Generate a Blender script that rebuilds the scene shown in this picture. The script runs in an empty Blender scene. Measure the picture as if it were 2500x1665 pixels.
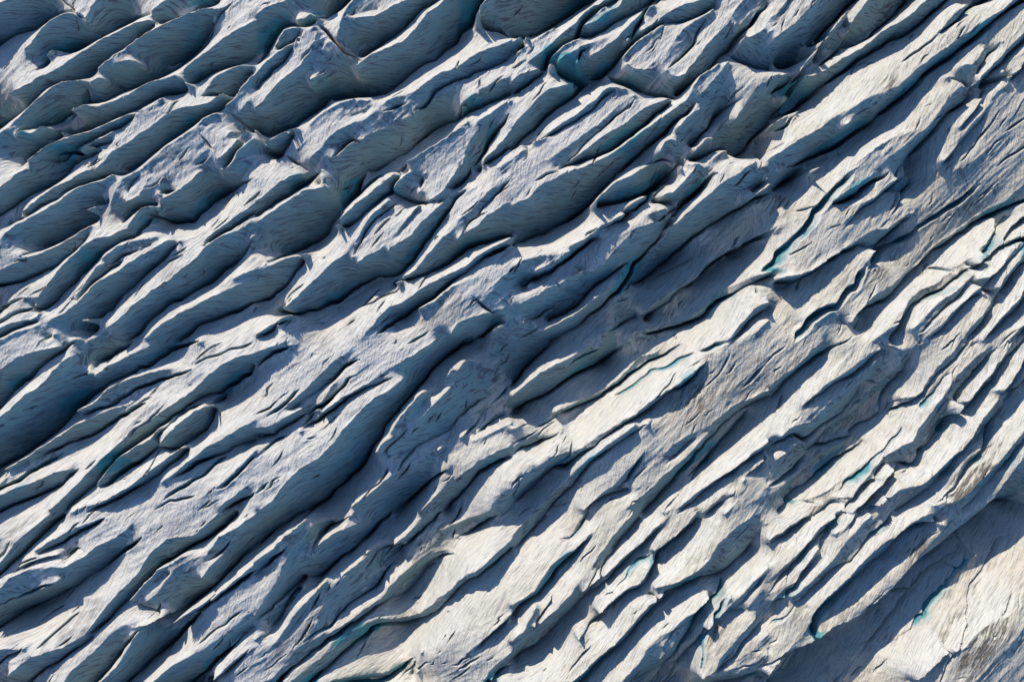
import bpy, math, heapq
import numpy as np
from mathutils import Vector

# ------------------------------------------------------------------ camera, sky, sun, exposure
scene = bpy.context.scene
CAM_H = 170.0                      # metres above the ridge crests, looking straight down
PX = 0.1                           # one photograph pixel = 0.1 m at crest level
SUN_AZ = math.radians(118.0)       # direction towards the sun, measured from +X counter-clockwise
SUN_EL = math.radians(26.0)
cam = bpy.data.cameras.new("camera")
cam.sensor_width = 36.0
cam.lens = 36.0 * CAM_H / (2500 * PX)
cam.clip_start = 1.0
cam.clip_end = 5000.0
camo = bpy.data.objects.new("camera", cam)
scene.collection.objects.link(camo)
camo.location = (0, 0, CAM_H)
camo.rotation_euler = (0, 0, 0)
scene.camera = camo

world = bpy.data.worlds.new("World")
scene.world = world
world.use_nodes = True
wn = world.node_tree
bg = wn.nodes["Background"]
sky = wn.nodes.new("ShaderNodeTexSky")
sky.sky_type = 'NISHITA'
sky.sun_disc = False
sky.sun_elevation = SUN_EL
sky.sun_rotation = math.pi / 2 - SUN_AZ
sky.altitude = 1500
sky.air_density = 1.0
sky.ozone_density = 4.8
sky.dust_density = 0.3
wn.links.new(sky.outputs[0], bg.inputs[0])
bg.inputs[1].default_value = 0.15

sl = bpy.data.lights.new("sun", 'SUN')
sl.energy = 4.0
sl.angle = math.radians(0.5)
sl.color = (1.0, 0.90, 0.74)
so = bpy.data.objects.new("sun", sl)
scene.collection.objects.link(so)
sd = Vector((math.cos(SUN_AZ) * math.cos(SUN_EL), math.sin(SUN_AZ) * math.cos(SUN_EL), math.sin(SUN_EL)))
so.rotation_euler = sd.to_track_quat('Z', 'Y').to_euler()

vs = scene.view_settings
vs.view_transform = 'Standard'
vs.look = 'None'
vs.exposure = 0.2
vs.gamma = 1.0
vs.use_curve_mapping = False
scene.cycles.use_adaptive_sampling = True
scene.cycles.adaptive_threshold = 0.02
scene.cycles.use_denoising = True
scene.cycles.max_bounces = 4
scene.cycles.diffuse_bounces = 3

# ------------------------------------------------------------------ survey of the ice: crests, crevasse floors, grooves, cracks
# T col row: survey sheet; c id*level: crest line; v*level: crevasse floor; g half-width: groove; k: crack
DATA = """
T 0 0
c a1 0,6 6,3 12,0
v 0,41 8,36 18,31 30,28 40,25 46,20 54,16 62,14 70,14
c a2 24,47 31,40 36,33 44,23 52,18 62,14 75,15
v 39,50 50,47 62,46 75,43 88,38 92,36
k 57,0 66,8 70,14 78,17 84,26 92,37
c a3 76,3 77,12 80,20 84,8 90,0
v 92,36 105,31 118,23 130,17 140,14
k 139,13 142,20 145,26
c a4 141,12 146,6 153,0
v 146,26 155,23 170,18 185,12 195,9 205,8
c a5 30,74 45,68 60,60 78,49 95,38 110,30 125,24 137,20 143,20
v 34,66 45,62 58,52 70,47 85,42
v 47,80 62,77 78,75 90,67 92,63 105,53 120,44 130,38 137,32 145,27
c a6 12,88 22,80 31,77 34,74
v 0,119 13,111 25,101 33,95 45,83 47,76
c a7 0,124 15,112 25,103 35,94 48,82 58,77 65,76 78,76
v 15,125 22,121 32,120 45,116 58,109 65,104 70,100 80,95 81,82
c a8 92,64 105,52 118,45 128,38 136,33 148,26 160,21 175,14 190,10 205,9
c a8 105,60 113,57 121,57 130,60
c a9 84,77 92,73 97,74
v 82,94 92,96 104,92 111,85 112,82
v 112,82 120,84 130,80 145,76 155,72 160,69
v 157,61 170,52 180,45 190,35 195,25
c a10 171,66 180,57 190,50 200,42 210,34 222,27 235,20
v 160,68 170,58 185,48 195,35 197,22
v 176,85 185,75 195,68 208,63 220,60 235,52
c a11 189,85 198,73 210,66 222,62 235,63
v 188,88 200,89 213,89 225,82 230,73 235,68
c a12 70,104 78,98 90,99 105,94 120,88 130,82 138,78 150,75 162,70 170,75 176,80
v 45,128 60,128 75,124 95,116 110,108 125,103 140,95 155,88 168,86 176,84
c a13 15,126 22,122 30,124 40,120 50,117
v 18,157 28,146 40,137 52,130
c a14 28,149 40,139 55,131 75,125 95,118 115,109 130,103 150,91
v 38,147 55,142 65,138 80,132 95,126 110,118 122,110 130,105
c a15 90,157 98,148 105,140 117,133 128,124 140,117 148,110 158,103 170,100 185,98 195,95 207,88
v 120,157 135,146 150,136 160,128 175,120 185,112 195,106 203,102 215,93 222,88
v 50,150 65,142 78,141 92,134 104,132
v 62,157 70,150 85,143 95,139
c - 77,141 84,135 95,128 104,122
c a16 209,98 218,89 225,80 235,70
c a16 222,102 230,93 235,88
k 210,103 222,113 235,122
c a17 200,148 210,140 220,130 228,122
c a17 130,157 145,143 160,131 180,117 190,109 200,105
k 183,124 190,132 197,140
k 178,150 190,143
c a17 190,116 196,123 205,128 214,122
v 205,157 216,145 228,130 235,126
c a18 210,157 220,140 235,128
T 1 0
c a10 0,15 10,8 20,4 30,0
v 0,63 8,57 15,45 20,35 27,28 36,26 45,27 57,24 65,18 75,12 85,7 92,0
c b1*0.8 38,22 45,19 52,16 58,19
c b2 14,51 22,38 27,29 35,27 46,28
v*0.5 14,52 24,46 34,39 42,31
c b2 0,70 12,56 22,48 35,40 45,31 55,26
v*0.7 0,82 10,72 22,60 30,52 35,45 43,36
c b3 0,100 8,94 20,78 30,69 40,61 46,52 52,43 56,30
c b3*0.8 60,42 70,40 80,48 92,55
v 2,123 12,128 25,122 38,117 45,110 57,101 65,95 75,91 92,88
v*0.6 50,77 65,70 80,63 92,58 97,57
v 58,25 68,33 74,40 82,48 92,54 98,57
c b5 75,35 78,22 80,15 88,4 92,0
c b5 82,16 92,18 105,17 110,17 120,11 130,5 142,0
v*0.3 88,15 100,12 112,9
v 98,56 103,50 112,43 120,37 128,32 137,26 145,17 152,10 160,5 172,1
c b4 93,64 98,60 106,52 115,48 125,44 137,38 145,30 152,20 158,12 168,7 172,3
v 92,87 105,88 120,85 130,78 140,70 150,62 165,57 175,45 185,40 190,30 198,25 202,15 210,5 213,0
c b6 203,20 208,8 214,0
v 200,27 212,29 225,31 235,35
c b7 50,147 58,138 65,130 72,123 80,118 90,113 100,110 110,103 118,95 128,90 140,88 150,82 160,75 170,68 180,65 190,60 200,52 212,46 225,43 235,38
v*0.6 28,142 33,127 42,114 57,103 70,93
c b7*0.9 50,116 60,106 75,97 88,93 105,93
v*0.3 72,115 85,109 100,104 110,96
v*0.8 145,105 152,100 160,92 165,85 172,80 182,75 195,71 203,67 215,62 225,58 235,50
v*0.4 118,103 128,99 140,96
c b8*0.7 65,157 72,148 80,140 84,136 98,127 115,120 130,112 145,107
v*0.7 70,145 78,138 88,132 98,128
v 105,157 120,150 132,143 142,137 150,130 155,125 165,118 175,112 185,110 190,100 197,94 205,87
c b9*0.9 190,98 205,85 215,80 225,75 235,71
c b9*0.6 165,92 180,82 195,76 212,68 235,58
v 185,110 195,103 210,98 220,94 235,87
c b10 140,150 150,143 162,136 175,128 185,120 195,113
v*0.5 130,157 145,147 160,138 172,130 183,122 195,115
c b10 205,112 215,105 225,98 235,93
c b10*0.9 190,152 193,140 197,130 205,118
v*0.8 195,157 203,150 210,140 215,130 220,122 228,112 232,105
c b12 208,151 217,141 225,132 235,120
v 205,157 215,148 225,142 235,133
c b13 222,155 235,147
v*0.8 0,120 6,127 11,132
c a18 10,132 17,130 22,125 32,121 38,120
v 20,145 28,142 32,133 37,122
c b15*0.7 17,151 25,149 35,155
v*0.6 28,143 38,150 48,157
k 97,73 105,68 88,67
k 43,62 52,63
T 2 0
v 0,36 15,36 25,30 35,25 42,20 52,15 60,8 70,3 76,0
c b7 0,40 10,37 15,37
v*0.8 0,52 8,47 18,38 28,31 38,27
c c3 15,57 25,50 35,43 42,35 50,28 58,23 63,17 72,10 82,7 88,0
c c3*0.8 5,50 15,44 25,36 38,28
v 27,64 32,57 42,48 50,42 58,38 62,30 65,22 72,15 82,10 95,1
c c4 64,27 72,23 80,19 88,12 97,9 102,0
v 62,34 72,36 80,32 88,25 97,20 108,15 118,9 127,4 132,0
c c5 34,60 40,62 48,52 58,48 70,43 80,39 85,36
c c5*0.9 36,55 45,46 55,40 62,38
v*0.5 60,60 62,50 70,45
c c5 72,53 80,48 88,42 96,36 105,26 113,20 120,13 130,7
v 30,66 40,70 52,75 62,78 70,78
v 70,78 80,72 88,66 97,56 105,48 115,40 125,33 133,27 140,20
c c6 115,33 125,28 135,20 142,14 150,9 160,5 175,0
v*0.5 105,40 112,30 118,20 125,8 132,3
c c7*0.9 103,54 110,44 118,38 128,30 138,22
c c7 137,60 143,48 150,37 158,27 170,20 185,10
v*0.4 142,66 150,57 160,48 168,38 172,27 178,18
c c7 105,60 112,64 120,66 130,63
c c7 143,68 150,71 158,70 165,60 172,52 180,40 190,30 198,22 205,10 213,0
v 150,91 155,85 165,76 175,70 185,62 190,53 200,45 205,38
v 86,70 95,76 105,80 115,83 130,88 142,90 150,92
v*0.7 140,21 155,21 165,19 175,14 185,9
v*0.5 192,40 198,32 205,21
v 202,40 210,32 220,22 230,10 235,6
c c9*0.7 204,32 212,20 222,8 226,0
c c10 213,37 222,34 230,28 235,22
v 200,52 210,58 220,62 235,66
c c11 0,118 8,108 18,98 25,90 32,84 45,80 56,79
v*0.8 0,86 12,80 20,73 26,68 31,66
c c12 0,75 10,68 20,66 25,65
v 0,140 10,127 20,118 30,107 40,99 50,94 58,88 65,80 70,78
c c13 20,131 32,125 40,118 50,112 60,105 70,98 78,92 83,85 90,81 104,83
v*0.6 10,133 20,132 32,127 45,119 55,114 65,107 75,100 82,93 87,87 95,84
c c14 25,150 40,143 55,132 65,125 75,118 85,112 95,100 105,92 112,88
v*0.4 50,150 58,142 68,132 78,123 88,115 96,107 105,100 113,93
c c14 55,148 65,140 78,130 90,122 102,115 115,105 125,98 135,95 145,92
v 40,157 50,153 60,150 75,145 90,140 100,132 110,125 120,117 130,108 138,102 146,94
c c15 0,150 5,143 10,139
v*0.6 0,140 8,135 15,136 13,145 8,150
c c16 60,157 88,145 100,136 118,123 132,113 141,107 150,100 160,93 163,87 172,72 182,65 190,60
v 100,157 110,148 120,140 128,132 140,123 150,113 158,107 165,98 169,90
c c17 135,141 140,132 146,129 151,131
c c18 152,119 160,110 167,104 173,101
v*0.8 162,140 172,125 180,118 185,108 195,100 205,95 212,92
c c19 171,89 180,80 190,68 198,58
c c20 204,112 210,103 218,92 225,82 232,80 235,81
v 235,115 228,122 222,128 215,137 205,145
c c21*0.8 168,140 176,131 184,128
v*0.9 162,150 170,146 178,143 185,139 193,135 200,140 205,146
c c22*0.8 160,153 170,152 176,156
c c22*0.8 180,150 190,142 197,139
c c23 207,157 215,154 224,150
v*0.8 226,128 227,140 229,150 228,157
v*0.5 118,157 128,150 140,146 150,150 155,157
k 125,47 130,42 133,36
k 22,125 30,115
k 60,120 62,115
T 3 0
c c10 6,36 15,29 25,22 33,13 40,6 45,0
c c10 0,20 8,13 15,5 18,0
v*0.3 0,30 6,25 12,15 18,5
v 22,70 30,58 40,45 48,33 58,23 66,15 72,8 78,2
v 0,64 10,67 22,69
c d2 26,69 33,60 40,52 48,40 57,28 65,20 70,13
v*0.8 45,63 55,56 65,46 69,35 68,25
c d3 71,33 75,22 83,12 90,2
v 65,48 80,45 90,37 98,30 110,20 118,12 125,3
c d4 48,68 60,60 67,55 80,49 90,42 100,33 110,27 120,22 130,15 138,7 145,0
v 50,79 60,72 70,66 80,57 90,52 100,46 110,39 120,35 132,29 140,22 150,14 160,6 165,0
c d5 27,74 36,72 45,69
v 3,108 15,107 25,100 38,90 50,79
c d6*0.8 8,93 12,90 16,95
v 0,110 8,100 15,92 20,80 22,73
c c20 0,74 3,71 18,70
v*0.7 0,87 10,80 20,75
c d6*0.6 0,118 12,111 24,105
v*0.6 0,120 12,119 24,108
c d7 0,147 21,134 30,128 45,120 55,112 70,103 80,98 92,90 105,85 118,81 125,75 135,65 145,58 155,50 165,43 175,35 185,30 195,22 205,16 213,12 220,6 225,0
v 10,157 28,149 40,144 55,137 70,130 85,118 98,112 105,103 115,95 125,88 135,78 145,68 155,61 165,55 175,47 185,38 195,30 205,22 215,14 225,7 235,0
v*0.4 70,116 80,107 95,98 108,88
c d8 157,30 165,20 172,12 180,6
v*0.6 155,33 165,26 172,20 180,11 184,8 195,2
c d9 98,157 105,150 115,142 125,135 135,125 145,118 152,110 160,98 168,88 175,82 180,82
v*0.3 78,157 88,148 100,138 112,130 125,124 135,121
c d9*0.9 76,155 86,146 98,137 110,129 123,123
v 120,157 130,143 140,133 150,122 160,110 170,102 180,95 185,87
v*0.8 165,72 173,75 182,82 187,83
c d10 178,61 187,60 193,53 198,46
c d11 190,77 200,66 212,54 222,43 235,30
v 188,83 200,72 210,62 220,52 235,38
v*0.5 190,70 197,58 205,48 215,38
c d12 214,68 222,71 230,64 235,55
v*0.8 190,80 200,76 210,75 220,74 228,70 235,62
c d13 203,95 208,88 215,82 220,77
v*0.5 192,97 198,85 205,80
c d14 175,118 182,110 190,100 195,92
v*0.5 176,119 185,108 192,98
c d15 160,149 168,140 175,130 183,120 190,112 198,103 203,97 210,92 217,85
v*0.8 160,152 168,143 178,131 186,122 195,112 202,101
c d16 172,157 190,147 205,133 220,115 230,100
k 186,146 195,137 203,125 212,112 220,98
k 210,139 218,128 227,122
k 215,142 222,135
k 223,149 228,143 235,139
k 226,118 235,112
k 125,56 134,50 141,45 152,37 158,30
T 0 1
c a14 0,18 8,11 17,5 25,0
v 0,40 10,35 22,28 32,21 42,17 50,13 58,9 64,3 66,0
c a15 20,41 33,30 40,24 50,17 58,13 66,11 72,6 82,1
v*0.7 7,50 18,45 30,40 40,33 52,28 62,20 75,15 88,12 98,7 115,3 125,0
c e3 0,64 6,57 15,51 22,48 35,41 45,36 55,30 65,22 75,16 85,13 95,10 105,5
v 20,78 33,75 45,71 57,66 68,60 80,53 90,48 98,44 102,32
v*0.5 82,37 90,33 102,29
c a17 103,33 105,22 113,9 122,4 130,0
c a17 118,30 128,24 135,10 140,2
v*0.4 115,27 120,17 128,5
v 112,50 118,43 125,36 132,33 144,32
v*0.6 145,22 155,20 166,18
c a18 148,15 150,5 152,0
c a18*0.8 148,28 160,22 175,12 185,2
v 143,43 152,44 160,48 170,48 180,46 185,40 195,30 205,22 215,18 225,13 235,8
v 144,32 146,42
c e5 30,117 36,117 42,109 50,98 60,87 70,77 80,68 88,63 100,62 110,57 119,53
c e5 119,52 125,42 133,35 143,35
c e6*0.8 5,90 20,83 40,77 60,67 75,58 85,52
v 0,105 15,103 30,98 45,92 55,86 65,78 78,68 82,58
v 36,126 40,130 48,122 58,113 68,103 78,92 88,84 95,76 105,70 115,65 125,62 130,57 137,47 142,38
c e7 70,117 76,110 83,99 90,89 97,86
v*0.6 97,87 105,83 113,79 122,75 130,72
c e7 95,81 105,73 115,68 127,64 145,62
v*0.7 73,120 80,112 88,103 97,95 105,89 112,85
c e7*0.9 112,86 120,79 128,74 140,69
c e8 40,141 50,136 62,130 72,123 80,115 90,105 100,98 110,93 118,87 128,80 140,74 150,69 157,65
v 100,135 107,122 115,112 125,105 133,98 140,90 148,84 155,78 162,70 166,66
v*0.5 128,90 142,83 146,76 152,71
v*0.7 80,139 93,135 100,130
v 82,157 95,143 100,135
c e9 100,145 108,140 118,131 122,125 132,118 142,110 152,105 162,95 172,88 181,81 186,74 192,68 205,61 215,57 225,53 232,47 235,45
c e10 190,66 198,58 208,50 218,42 228,36 235,30
v*0.8 188,70 197,64 208,57 220,49 235,38
v 120,157 130,148 140,135 150,128 160,120 170,117 180,110 190,105 197,100 205,92 215,85 225,77 230,67 233,62
c e11*0.8 135,155 150,142 170,130 190,120 210,110 235,100
v 165,157 175,150 182,142 195,137 210,132 222,127 235,120
c e12 0,146 10,141 20,139 32,136 37,132
c e12*0.8 5,135 15,128 28,119
v*0.7 0,130 12,124 24,117
v*0.6 0,140 10,134 22,129 33,125
v 0,154 12,147 25,142 35,138
c e13 0,157 15,149 28,145 38,142
v*0.4 40,157 50,151
c e9*0.9 235,92 225,95 215,100
k 148,85 160,80 169,77
k 60,120 66,118 74,121
T 1 1
c e10 0,29 10,22 22,12 32,7 42,4
v 0,42 10,36 22,28 35,21 45,13 55,6 62,0
c e9 0,49 12,41 25,32 35,25 45,19 55,18 65,16
v 10,86 25,80 40,74 55,65 65,57 73,46 78,38
c e11*0.7 0,97 15,88 30,82 48,78
v 0,122 12,118 28,106 38,94 48,80 58,68
c b8 62,6 64,14 67,17
v*0.5 54,10 60,13
v 78,38 85,30 95,20 97,10 100,3
c f1 75,52 82,42 92,32 105,22 115,13 125,7 132,1
v*0.8 73,56 85,51 95,45 105,35 115,27 122,22 127,16 133,8 140,2
v*0.7 80,37 90,28 100,18 108,10 117,3
c b10 127,18 132,10 140,4 146,0
c b10 160,28 170,21 175,15 180,8 185,0
v*0.4 150,20 152,10 156,3
v 175,16 183,17 190,11 195,6 197,0
v*0.7 127,20 135,26 148,30 160,31 168,29
c b12*0.7 168,30 178,24 190,20 200,13
c f3 27,128 35,120 45,110 55,100 65,90 75,82 83,77 88,68 95,60 100,50 105,43 115,35 122,28
v*0.35 88,80 94,70 100,58 108,47 118,38 128,32 134,29
c f3 94,85 105,78 115,72 122,66 128,58 135,50 142,42 150,33
c f3 125,72 135,65 143,60 150,50 160,42 168,34 172,30
v*0.25 122,74 128,63 138,50 145,41 152,33
k 108,60 118,48 125,42
v 27,130 38,133 48,130 60,126 75,119 88,112 100,103 113,96 125,97 135,93 143,86 150,75 160,62 168,50 177,38 185,25 192,20
c b12 150,88 157,78 163,72 172,62 180,55 188,45 195,38 202,30 212,22 222,12 230,3
v*0.35 186,64 195,50 202,42 212,32 222,22 235,8
c f5 195,57 205,50 212,42 220,37 228,32 235,28
c b12*0.8 130,104 140,97 150,90
v 128,106 150,98 165,92 180,83 190,75 203,68 215,66 235,60
c f6 95,157 105,145 115,133 125,125 135,122 145,115 155,107 165,102 173,98 182,94 192,89 200,82 212,74 225,68 235,63
v 112,150 120,144 130,138 140,132 148,126 156,122 166,115 174,108 182,101 192,95 202,86 212,79 222,74 235,68
k 90,125 105,120 115,115 125,111 135,107
c f7 0,152 10,146 20,140 30,134
v*0.6 0,155 12,148 22,141 32,135
c f8 180,150 186,140 197,136 208,133 217,131
c f8 205,122 213,116 220,105 228,97 235,92
c f8*0.9 150,128 165,120 180,108 192,103 205,97
v*0.4 198,116 208,124 217,131 228,128
v 200,157 210,150 220,143 232,138
c f10*0.7 218,148 226,143 235,147
k 110,152 118,144 132,141
k 80,145 90,135
k 60,140 50,142
T 2 1
c c14 0,32 8,29 16,26 22,18 30,12 40,8 47,4 56,0
k 21,10 32,4 45,0
k 12,26 18,16
v 0,69 10,65 22,60 35,54 48,47 60,41 70,34 75,27 82,19 90,11 98,3 102,0
v 72,36 85,32 100,29 112,26 125,20 135,12 145,6
c c16 75,31 85,21 95,12 110,5 118,0
c g2*0.7 103,37 112,30 122,26
v*0.7 103,39 115,35 125,28 128,20 135,14 143,8
v*0.7 74,61 82,55 92,50 102,44 107,40
c f8 0,90 10,83 25,79 38,79 53,75
c f8 22,93 32,88 42,82 53,75
v*0.3 18,92 25,84 32,83
v 10,107 22,100 35,94 45,86 55,79 62,73 72,66 80,63
c g3 55,70 63,66 72,60 78,54 90,48 103,41
c g5 8,123 20,117 33,109 45,104 55,97 65,93
c g5 76,92 85,85 95,73 105,63 113,54 122,51 130,49
v*0.3 45,106 58,95 70,88 78,78
v*0.7 33,138 45,133 58,125 68,115 80,104 92,95 100,88 108,83
v 145,48 138,58 128,70 120,78 112,86 108,95 104,103 95,113 88,120 80,127 72,133 60,143 50,150 35,157
v*0.7 126,43 136,46 141,41 150,42 155,36
c g6 125,42 133,38 140,37 147,40
v*0.5 128,28 140,30 152,33
c g7 138,24 148,21 155,14 162,6 168,0
v 152,37 158,30 165,25 172,18 180,10 188,2
v*0.4 128,27 135,20 145,12
c d7 146,52 155,45 163,38 172,30 182,22 190,14 198,8 208,4 213,0
v 106,105 118,103 130,93 140,84 150,76 160,68 170,58 180,52 190,47 200,40 210,34 220,28 235,22
v*0.7 218,22 226,15 235,8
c d6*0.6 210,30 222,24 235,15
k 144,78 150,70 155,65
c g9*0.8 122,130 135,120 150,110 160,104 170,98 178,88 190,79 205,72 220,63 235,55
v 123,137 135,126 145,119 155,110 165,104 175,92 185,85 195,78 210,70 222,65 235,58
k 142,95 160,85 175,78 185,71
c g10*0.8 30,147 45,139 60,131 75,119 88,108 100,97
k 92,120 100,112 107,108
c g11 120,147 140,143 155,140 165,133 172,127 180,118 190,110 200,106 210,100 222,97 235,94
v 122,150 135,148 150,144 162,140 172,133 182,122 195,116 208,108 218,104 235,98
c g12 198,156 206,146 213,137 220,129 228,124 235,121
c g12*0.9 205,122 212,116 222,117
v 200,158 210,149 218,139 228,131 235,126
v*0.6 215,108 222,113 230,118
c g13*0.7 125,157 140,153 155,148
c g14*0.9 215,157 225,148 235,138
v*0.6 10,140 22,135 35,128 43,125
k 38,100 48,108
k 60,87 72,95
v*0.4 4,108 12,110 18,100
v*0.4 85,150 100,142 115,134
T 3 1
v 0,21 10,14 25,6 40,2
g 2.6 80,0 72,10 65,18 58,26 54,31 48,36 42,46 36,55 28,64 20,74 12,84 6,90 0,94
c d9 62,26 70,21 80,15 90,8 98,2
v 58,32 70,28 80,25 87,17 98,10 110,2
k 30,35 40,34 50,31
g 1 52,40 45,50 38,58 30,66
c h1 30,92 42,84 52,75 60,65 66,56
c h1 66,54 72,45 80,38 88,30 95,27 105,18 118,8
v*0.7 67,58 75,48 83,39 92,31 100,26 112,16 122,8
c h2 12,99 25,97 40,92 55,82 70,72 82,65 92,58 100,54 110,54 120,46 130,40 135,38
v 0,103 22,103 35,97 48,88 60,80 72,73 82,69 92,71 100,70 108,62 118,53 128,44 135,39
g 1.2 122,39 130,29 138,18 145,10 152,5 158,0
k 111,51 119,43
k 120,36 132,20 140,10
c h3 27,156 33,147 38,139 44,133 52,127 63,121 72,111 80,103 86,93 92,83 98,75
g 3 95,87 90,95 85,105 78,110 72,118 65,126 58,128 48,132 40,138 35,147 27,157
c h4 75,140 83,130 90,122 100,113 112,107 122,100 132,92 142,85 150,74 160,66 170,60 182,50 192,42 205,35 215,29 225,18 235,8
v*0.8 73,142 82,132 93,126 105,121 115,115 122,108 129,100 138,91 147,83 153,75 165,67 178,58 188,50 198,43 210,37 222,32 235,27
g 2 98,90 108,84 118,74 130,64 145,57 155,48 165,41 175,36 182,30 192,24 200,18 208,11 211,9
v*0.7 98,90 93,84 97,76 104,70
k 98,95 104,88
k 97,104 105,100
g 0.8 93,122 100,112 106,102
c h5 162,90 172,83 180,76 188,70 196,63 203,53 204,46
v 165,91 172,90 178,82 188,73 197,64 204,54 212,45
c h6 183,88 190,82 198,76 203,70 212,59 221,50 229,42 235,34
v 178,93 190,88 200,78 208,70 218,58 228,47 235,40
c h7 212,70 222,63 230,60 235,57
v*0.7 203,75 215,71 225,67 234,64
c h8 193,100 203,98 213,90 218,82 225,75 233,65
v 183,100 190,104 200,110 212,114
v*0.4 198,107 210,95 222,83 235,72
c h9 211,108 217,99 225,90 235,78
v 214,113 222,102 230,92 235,87
c h10 95,157 108,148 120,140 123,130 128,120 138,112 150,105 158,95
v 110,157 118,147 124,136 130,125 140,119 150,112 160,104 166,97 172,89
v*0.7 143,87 152,90 160,94 165,97
c h11 132,145 142,137 152,125 160,117 170,110 178,103 181,97
v*0.6 172,90 180,96 184,100
v*0.6 140,150 150,140 160,128 170,120 178,112 183,103
c h12 140,157 150,150 158,143 170,130 180,120 190,112 195,108
v*0.7 148,157 158,148 166,141 175,128 185,119 195,111
c h13 178,157 185,145 195,135 202,125 203,122
v*0.6 194,110 200,118 204,123
v 183,157 190,148 198,139 205,128 210,118 213,113
c h14 196,157 205,145 213,135 222,126 230,118 235,110
v 200,157 208,148 219,137 229,130 235,121
c h15 220,157 235,142
v*0.6 228,157 235,149
k 68,152 74,140
v*0.3 15,157 25,143 35,134 42,128
v*0.4 63,133 68,138 73,141
k 57,54 68,50
k 0,58 10,53
k 168,60 172,55
k 210,22 227,4
T 0 2
c e13 0,27 8,21 18,15 30,11 42,8 55,6
v 0,62 8,52 15,45 25,37 33,31 40,22 50,15 60,8 70,0
c e8 0,71 12,62 18,56 25,49 35,45 42,38 50,28 60,18 65,15
v*0.2 33,40 42,34 52,24 60,19
v 0,117 12,110 22,106 30,103 38,95 45,90 58,80 68,68 78,58 88,50 98,44 105,38 112,35 125,28 138,24 150,15 160,8 172,5 185,0
v*0.6 82,30 90,25 92,20 105,14 115,7 125,0
c e11*0.7 90,33 100,25 115,17 130,10 145,2
c i3*0.7 10,117 30,105 45,95 60,86 72,77 90,69 110,61 130,57
v 38,107 50,100 62,95 75,90 88,84 100,77 112,70 122,64 133,57
c i4*0.7 75,64 90,56 102,44 115,38 130,32 150,27 165,24 173,22
v*0.7 75,69 95,62 105,58 118,50 130,43 145,37 160,33 175,26
c i5 45,156 58,145 70,133 82,120 92,110 103,100 113,92
c i5 106,91 116,80 127,69 138,60 147,55 155,53
c i5 148,66 158,59 168,53 178,46 188,36 195,30 205,22 215,17 225,14 235,11
v*0.4 114,90 122,82 135,75 144,66 152,57
v 58,157 75,142 90,130 100,117 108,109 115,103 125,95 135,87 148,78 160,68 172,60 182,54 192,50 203,47 212,42 222,35 230,30 235,23
c i6 0,142 20,134 40,126 52,120 63,118
v 0,157 15,150 30,144 45,138 57,132 63,125 72,117
c i7*0.6 5,130 15,120 28,110
v*0.7 0,138 12,132 25,123 40,115 58,104
k 70,122 78,116 85,110
c i8 149,94 157,84 166,75 180,65 193,60
v 148,98 158,100 168,97 178,90 188,83 194,75 197,66 202,57 210,49
v*0.7 146,97 146,88 155,77 165,70 175,63 190,55
c i9*0.8 90,132 100,120 112,106 125,98 140,90 148,80
v 92,134 105,128 118,117 130,110 140,103 147,98
c i10 65,157 80,152 95,148 108,141 118,135 128,128 138,120 150,111 160,104 168,98
v*0.9 80,157 96,151 110,144 122,137 132,131 145,123 155,114 165,107 175,97
c i11 150,130 163,120 175,110 185,102 195,95 205,90 215,84 225,78 235,73
v*0.8 155,128 170,120 182,112 195,107 208,103 215,98 225,95 235,92
g 1.3 150,147 160,139 172,132 185,125 193,116 205,107
g 1.5 200,136 210,130 220,120 235,106
c i12 170,155 190,141 212,123 235,101
k 140,157 155,148 170,146 180,142
v 205,157 215,150 225,146 235,140
c i13 203,152 215,143 228,133 235,125
k 182,156 195,146
k 173,23 187,16 200,13 210,8 220,7 232,2
k 95,62 95,53
T 1 2
c i5 0,11 10,8 20,4 28,0
v*0.8 0,24 6,18 15,11 25,7 32,5
c j1 30,58 40,50 50,41 60,30 70,20 80,13 90,5
g 1.2 10,69 20,63 28,57 35,48 40,45
v*0.7 28,64 38,59 50,52 60,44 70,35 80,26 90,20 95,18
c j2*0.8 55,64 62,55 70,42 80,32 88,22
v*0.7 50,66 60,60 65,57 72,50 80,42 85,36 92,32
c j1*0.9 0,80 15,78 28,70 42,63
v*0.8 0,88 15,86 22,82 35,74 48,66
v*0.8 40,83 48,77 58,72 68,65 78,58 88,50 100,44 115,38 125,35
c f8 62,66 76,55 88,48 100,41 112,33 122,25 133,20 145,13 155,7 165,0
c j4 5,155 15,147 25,134 38,120 48,113 58,108 65,100 72,93 80,82 88,74 95,66 103,58 110,52 120,47 130,40 135,36
v 50,157 62,148 72,138 82,130 92,120 100,112 104,104 110,94 117,85 120,76 130,66 140,53 150,42 158,32 165,23 172,16 180,10 192,3 200,0
c j5 112,102 118,93 127,88
c j5 125,84 132,72 140,62 150,50 155,47
c j6 138,88 148,78 158,65 167,55 178,44
v*0.25 130,86 142,75 152,62 160,52 170,42 180,28
c j6*0.9 185,28 191,20
v*0.4 128,124 133,115 140,105 147,97 155,94 165,88 175,83 182,78 185,70 195,62 205,55 213,50
v*0.3 168,100 175,93 180,84
v*0.4 190,88 200,78 210,65 220,55 230,45 235,40
v*0.5 202,86 212,78 225,70 235,65
c j6*0.6 90,150 105,140 120,128 140,118 160,110 180,98 200,92 220,82 235,74
v 130,157 140,148 150,140 160,130 170,122 178,117
c j8*0.6 150,157 170,138 190,122 205,110 220,102 235,95
v 175,157 185,145 195,135 205,122 215,115 225,110 235,105
k 82,141 85,157
g 1.3 0,107 8,100 14,93 25,88
g 1.3 0,140 8,134 12,131
k 112,108 120,98 130,90 138,82
k 90,155 100,142 110,135 118,120
k 218,27 230,20 234,8
T 2 2
v*0.8 0,40 8,32 15,22 22,14 30,8 40,0
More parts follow.
